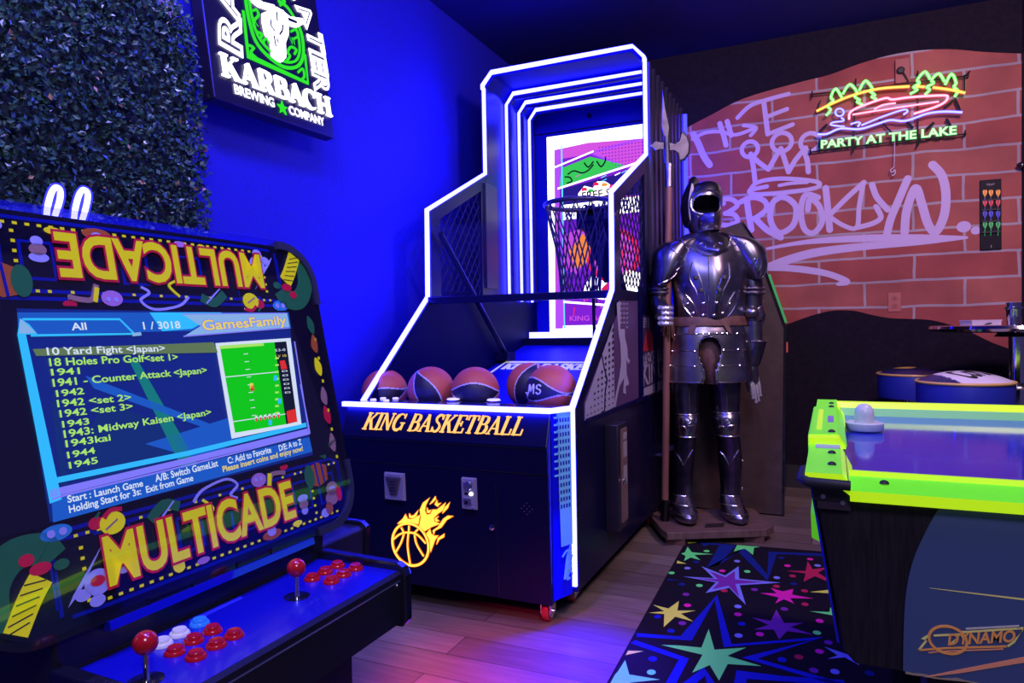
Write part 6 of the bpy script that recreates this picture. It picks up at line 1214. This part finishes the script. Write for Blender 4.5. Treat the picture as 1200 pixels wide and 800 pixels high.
# wall fittings
a, b = WB.px(1048.5, 71.5), WB.px(1066, 97.5); M_BRP = pm('brick_red_cover', (.33, .09, .08), .6)
JB = thing('junction_box', (a[0], YW, b[1]), 'small brick-red electrical box with a dark knob above the neon sign', 'electrical box')
mb = MB().box((a[0], YW-.035, b[1]), (b[0], YW-.001, a[1])); obj('cover', mb, M_BRP, JB, sm=0, bevel=.004)
c = WB.wp(1054.7, 85, .035); mb = MB(); mb.lathe([(.022, 0), (.024, .012), (.016, .022), (0, .024)], c, 18, ax=-YAX); obj('knob', mb, M_RUB, JB)
mb = MB(); mb.tube(smooth([c-YAX*.018, WB.wp(1059, 90, .05), WB.wp(1063, 97, .045), WB.wp(1064, 101, .04)], 4), .005, 6); obj('cord', mb, M_RUB, JB)
a, b = WB.px(1040.5, 343), WB.px(1056, 365)
OU = thing('wall_outlet', ((a[0]+b[0])/2, YW, b[1]), 'brick-coloured wall outlet just above the black painted hill', 'outlet')
mb = MB().box((a[0], YW-.009, b[1]), (b[0], YW-.0025, a[1])); obj('plate', mb, pm('outlet_plate', (.36, .09, .075), .5), OU, sm=0, bevel=.002)
for v in (.70, .30):
    mb = MB(); cx, cz = (a[0]+b[0])/2, b[1]+(a[1]-b[1])*v; mb.lathe([(.017, 0), (.016, .003)], V3(cx, YW-.009, cz), 18, ax=-YAX); s_ = obj('socket', mb, pm('socket_face', (.30, .075, .065), .5), OU)
    mb = MB(); mb.box((cx-.007, YW-.0128, cz-.004), (cx-.004, YW-.0118, cz+.006)); mb.box((cx+.004, YW-.0128, cz-.004), (cx+.007, YW-.0118, cz+.006)); mb.lathe([(.0025, 0), (.0025, .001)], V3(cx, YW-.0118, cz-.009), 8, ax=-YAX); obj('slots', mb, M_RUB, s_, sm=0)
c = WB.wp(1193.5, 195); mb = MB(); mb.cyl(c-YAX*.001, c-YAX*.03, .012, 14); mb.ball(c-YAX*.045+XAX*.012, .022, 18, 0, (1.5, 1, .9)); pg = obj('wall_peg', mb, M_BLACKG); tag(pg, 'small black rounded peg on the brick wall right of the dart holder', 'peg')
# dart holder with its darts
a, b = WB.px(1147.5, 212), WB.px(1173, 292)
DH = thing('dart_holder', ((a[0]+b[0])/2, YW, b[1]), 'narrow black dart holder board on the red brick mural', 'dart holder')
mb = MB().box((a[0], YW-.02, b[1]), (b[0], YW-.003, a[1])); obj('board', mb, pm('dart_board_black', (.006, .0055, .012), .55, spec=.15), DH, sm=0, bevel=.003)
DPl = Pl((0, YW-.02, 0), XAX, ZAX); mb = MB(); text(mb, DPl, 'Viper', DPl.px(1155.5, 217.5), DPl.px(1165.5, 216.5), .014, h=.001, off=.01, shear=.2); flat(mb, DPl, [DPl.px(1161, 287), DPl.px(1162, 287), DPl.px(1162, 290), DPl.px(1161, 290)], .001); obj('board_lettering', mb, pm('grey_print', (.25, .24, .28), .5), DH, sm=0)
for rr_, (yy, cn, cc, n2) in enumerate(((226.5, 'orange', (.85, .36, .02), 'top'), (238, 'red', (.72, .02, .04), 'second'), (251.5, 'blue', (.02, .03, .55), 'third'), (264, 'green', (.03, .55, .10), 'bottom'))):
    mf = pm(cn+'_flight', cc, .4)
    mb = MB(); z = DPl.px(1160, yy+8)[1]; mb.box((a[0]+.008, YW-.036, z-.004), (b[0]-.008, YW-.019, z+.004)); obj('dart_rail', mb, M_RUB, DH, sm=0)
    for xx, cl in ((1153.8, 'left'), (1160.8, 'middle'), (1169.2, 'right')):
        D = thing('dart', tuple(DPl.wp(xx, yy+11, .012)), f'{cn} flighted dart at the {cl} of the {n2} row in the dart holder', 'dart', 'darts in the wall holder')
        top2 = DPl.wp(xx, yy-4, .012); bt = DPl.wp(xx, yy+5, .012); tip = DPl.wp(xx-.3, yy+13, .012)
        mb = MB(); hgt = (top2-bt)[2]; w = .0125
        for axv in (XAX, YAX): 
            P = [bt, bt+axv*w*.8+ZAX*hgt*.45, bt+axv*w+ZAX*hgt*.8, bt+axv*w*.5+ZAX*hgt, bt+ZAX*hgt*.9, bt-axv*w*.5+ZAX*hgt, bt-axv*w+ZAX*hgt*.8, bt-axv*w*.8+ZAX*hgt*.45]
            nn_ = np.cross(axv, ZAX)*.0006; mb.poly([p+nn_ for p in P], [p-nn_ for p in P])
        obj('flight', mb, mf, D, sm=0); mb = MB(); mb.tube([bt+ZAX*.003, (bt+tip)/2, tip], [.003, .0035, .0012], 6); obj('barrel', mb, mf if rr_ == 3 else M_STEEL, D)
# ================================================================== bar table and stools
def PDr(x, y, d): return PD(x, y, d)
dB = 3.75; tc = PDr(1191, 381, dB); rT = 88/F*dB; zT = tc[2]
BT = thing('bar_table', (tc[0], tc[1], 0), 'round chrome-edged pub table on a chrome column behind the air hockey table', 'table')
mb = MB(); mb.lathe([(rT*.9, -.034), (rT, -.028), (rT+.006, -.014), (rT, 0), (rT*.97, .003), (0, .003)], (tc[0], tc[1], zT), 64); obj('table_top', mb, [pm('chrome_table_top', (.55, .53, .60), .10, 1.)], BT, sm=30)
mb = MB(); mb.lathe([(.10, -.06), (.085, -.04), (.06, -.034)], (tc[0], tc[1], zT), 24); obj('top_bracket', mb, M_RUB, BT)
mb = MB(); mb.lathe([(.036, .03), (.036, zT-.06)], (tc[0], tc[1], 0), 28); mb.lathe([(.21, 0), (.21, .012), (.12, .03), (.05, .05), (.036, .08)], (tc[0], tc[1], 0), 40); col = obj('column', mb, M_CHROME, BT)
mb = MB(); zf_ = PDr(1195, 452, dB)[2]; mb.tube([(tc[0]+.14*math.cos(t), tc[1]+.14*math.sin(t), zf_) for t in [2*math.pi*i/28 for i in range(28)]], .010, 8, close=True)
for k in range(3): t = 2.1*k; mb.tube([(tc[0]+.03*math.cos(t), tc[1]+.03*math.sin(t), zf_), (tc[0]+.14*math.cos(t), tc[1]+.14*math.sin(t), zf_)], .007, 6)
obj('foot_ring', mb, M_CHROME, BT)
c = PDr(1188, 379, dB-.05); c[2] = zT+.003; mb = MB(); r0 = 9.2/F*dB; mb.lathe([(r0*.72, 0), (r0*.82, .07), (r0*.85, .082), (r0*1.08, .084), (r0*1.08, .094), (r0*.86, .096), (r0*.86, .118), (r0*.80, .118), (r0*.70, .01), (0, .008)], c, 36); cu_ = obj('metal_cup', mb, pm('polished_cup', (.7, .68, .78), .12, 1.), sm=35); tag(cu_, 'shiny metal cup with a raised band standing on the pub table', 'cup')
c = PDr(1149, 383, dB+.02); mb = MB(); U_ = nrm(CR*V3(1, 1, 0)); W_ = nrm(CW*V3(1, 1, 0)); w2 = 17/F*dB; M_ = lambda q_: V3(c[0], c[1], zT+.003)+U_*q_[0]+W_*q_[1]+ZAX*q_[2]
nb_ = thing('card_holder', (c[0], c[1], zT+.003), 'flat pale box lying on the pub table left of the metal cup', 'box')
mb.box((-w2, -.05, 0), (w2, .05, .022), M=M_); mb.box((-w2-.003, -.052, .022), (w2+.003, .052, .029), M=M_); obj('box_body', mb, pm('lilac_grey_card', (.45, .38, .50), .5), nb_, sm=0)
mb = MB(); mb.poly([M_(p) for p in ((-.02, -.0535, .002), (.025, -.0535, .008), (.025, -.0535, .014), (0, -.0535, .012))], [M_(p) for p in ((-.02, -.0525, .002), (.025, -.0525, .008), (.025, -.0525, .014), (0, -.0525, .012))]); obj('box_mark', mb, M_RUB, nb_, sm=0)
def stool(px, py, dep, wpx, hcush, label, style):
    c = PDr(px, py, dep); R = wpx/2/F*dep; z1 = c[2]; S_ = thing('bar_stool', (c[0], c[1], 0), label, 'stool', 'bar stools behind the air hockey table'); g = (c[0], c[1], 0)
    mb = MB(); mb.lathe([(R*.97, z1-hcush), (R, z1-hcush+.015), (R, z1-.012), (R*.985, z1)], g, 56); cu2 = obj('cushion', mb, pm('blue_vinyl', (.012, .022, .30), .4), S_)
    dome_ = lambda r: (.048 if style else .036)*(1-min(r/(R*.985), 1)**2.2)
    mb = MB(); mb.lathe([(R*.985*(1-i/22), z1+dome_(R*.985*(1-i/22))) for i in range(23)], g, 110)
    # the round top is printed navy with a white field
    f0 = len(mb.f); M3 = []
    for k, f in enumerate(mb.f):
        p = np.mean([mb.v[i] for i in f], 0)-np.array(g); a = p@U_/R; d2 = p@W_/R
        if style: M3.append(1 if a > -.62+.25*(d2+.2)**2 else 0)
        else: M3.append(1 if (d2 > -.1 and a > .25) else 0)
    mb.m = M3; obj('cushion_top', mb, [pm('navy_vinyl_top', (.010, .012, .10), .3), pm('white_vinyl_top', (.62, .60, .72), .35)], cu2)
    mb = MB(); mb.tube([(g[0]+R*1.0*math.cos(t), g[1]+R*1.0*math.sin(t), z1-.002) for t in [2*math.pi*i/56 for i in range(56)]], .007, 8, close=True); obj('piping', mb, pm('gold_piping', (.60, .38, .12), .4), cu2, 'gold piping')
    TPl = Pl((g[0], g[1], z1), U_, W_); mb = MB()
    if style: text(mb, TPl, 'Corona', (-.28*R, -.74*R), (.60*R, -.34*R), R*.75, h=0, off=.02, shear=.1); nm_, mt_, lb_ = 'top_lettering', M_RUB, 'black lettering'
    else:
        mb.grid([[TPl.w((-.18*R+.30*R*q*math.cos(t), .10*R+.42*R*q*math.sin(t))) for t in [2*math.pi*i/28 for i in range(28)]] for q in (.02, .25, .5, .75, 1)], True)
        nm_, mt_, lb_ = 'top_emblem', pm('gold_emblem', (.65, .40, .08), .4), 'gold round emblem'
    mb.v = [(x, y, z1+dome_(math.hypot(x-g[0], y-g[1]))+(.002 if style else .004)) for x, y, z in mb.v]; obj(nm_, mb, mt_, cu2, lb_, sm=0)
    mb = MB(); mb.lathe([(R*.55, z1-hcush-.02), (R*.55, z1-hcush)], g, 32); mb.lathe([(.028, .03), (.028, z1-hcush-.02)], g, 20); mb.lathe([(.20, 0), (.20, .012), (.10, .03), (.028, .06)], g, 36); obj('pedestal', mb, M_CHROME, S_)
    mb = MB(); mb.tube([(g[0]+.13*math.cos(t), g[1]+.13*math.sin(t), .28) for t in [2*math.pi*i/24 for i in range(24)]], .010, 8, close=True); mb.tube([(g[0]-.13, g[1], .28), (g[0]+.13, g[1], .28)], .007, 6); obj('foot_ring', mb, M_CHROME, S_)
stool(1069, 437.5, 4.25, 73, .145, 'round blue stool with gold emblem on its dark top, farther of the pair', 0)
stool(1130, 446.5, 3.25, 99, .165, 'round blue stool with white lettered top, nearest the chrome table column', 1)
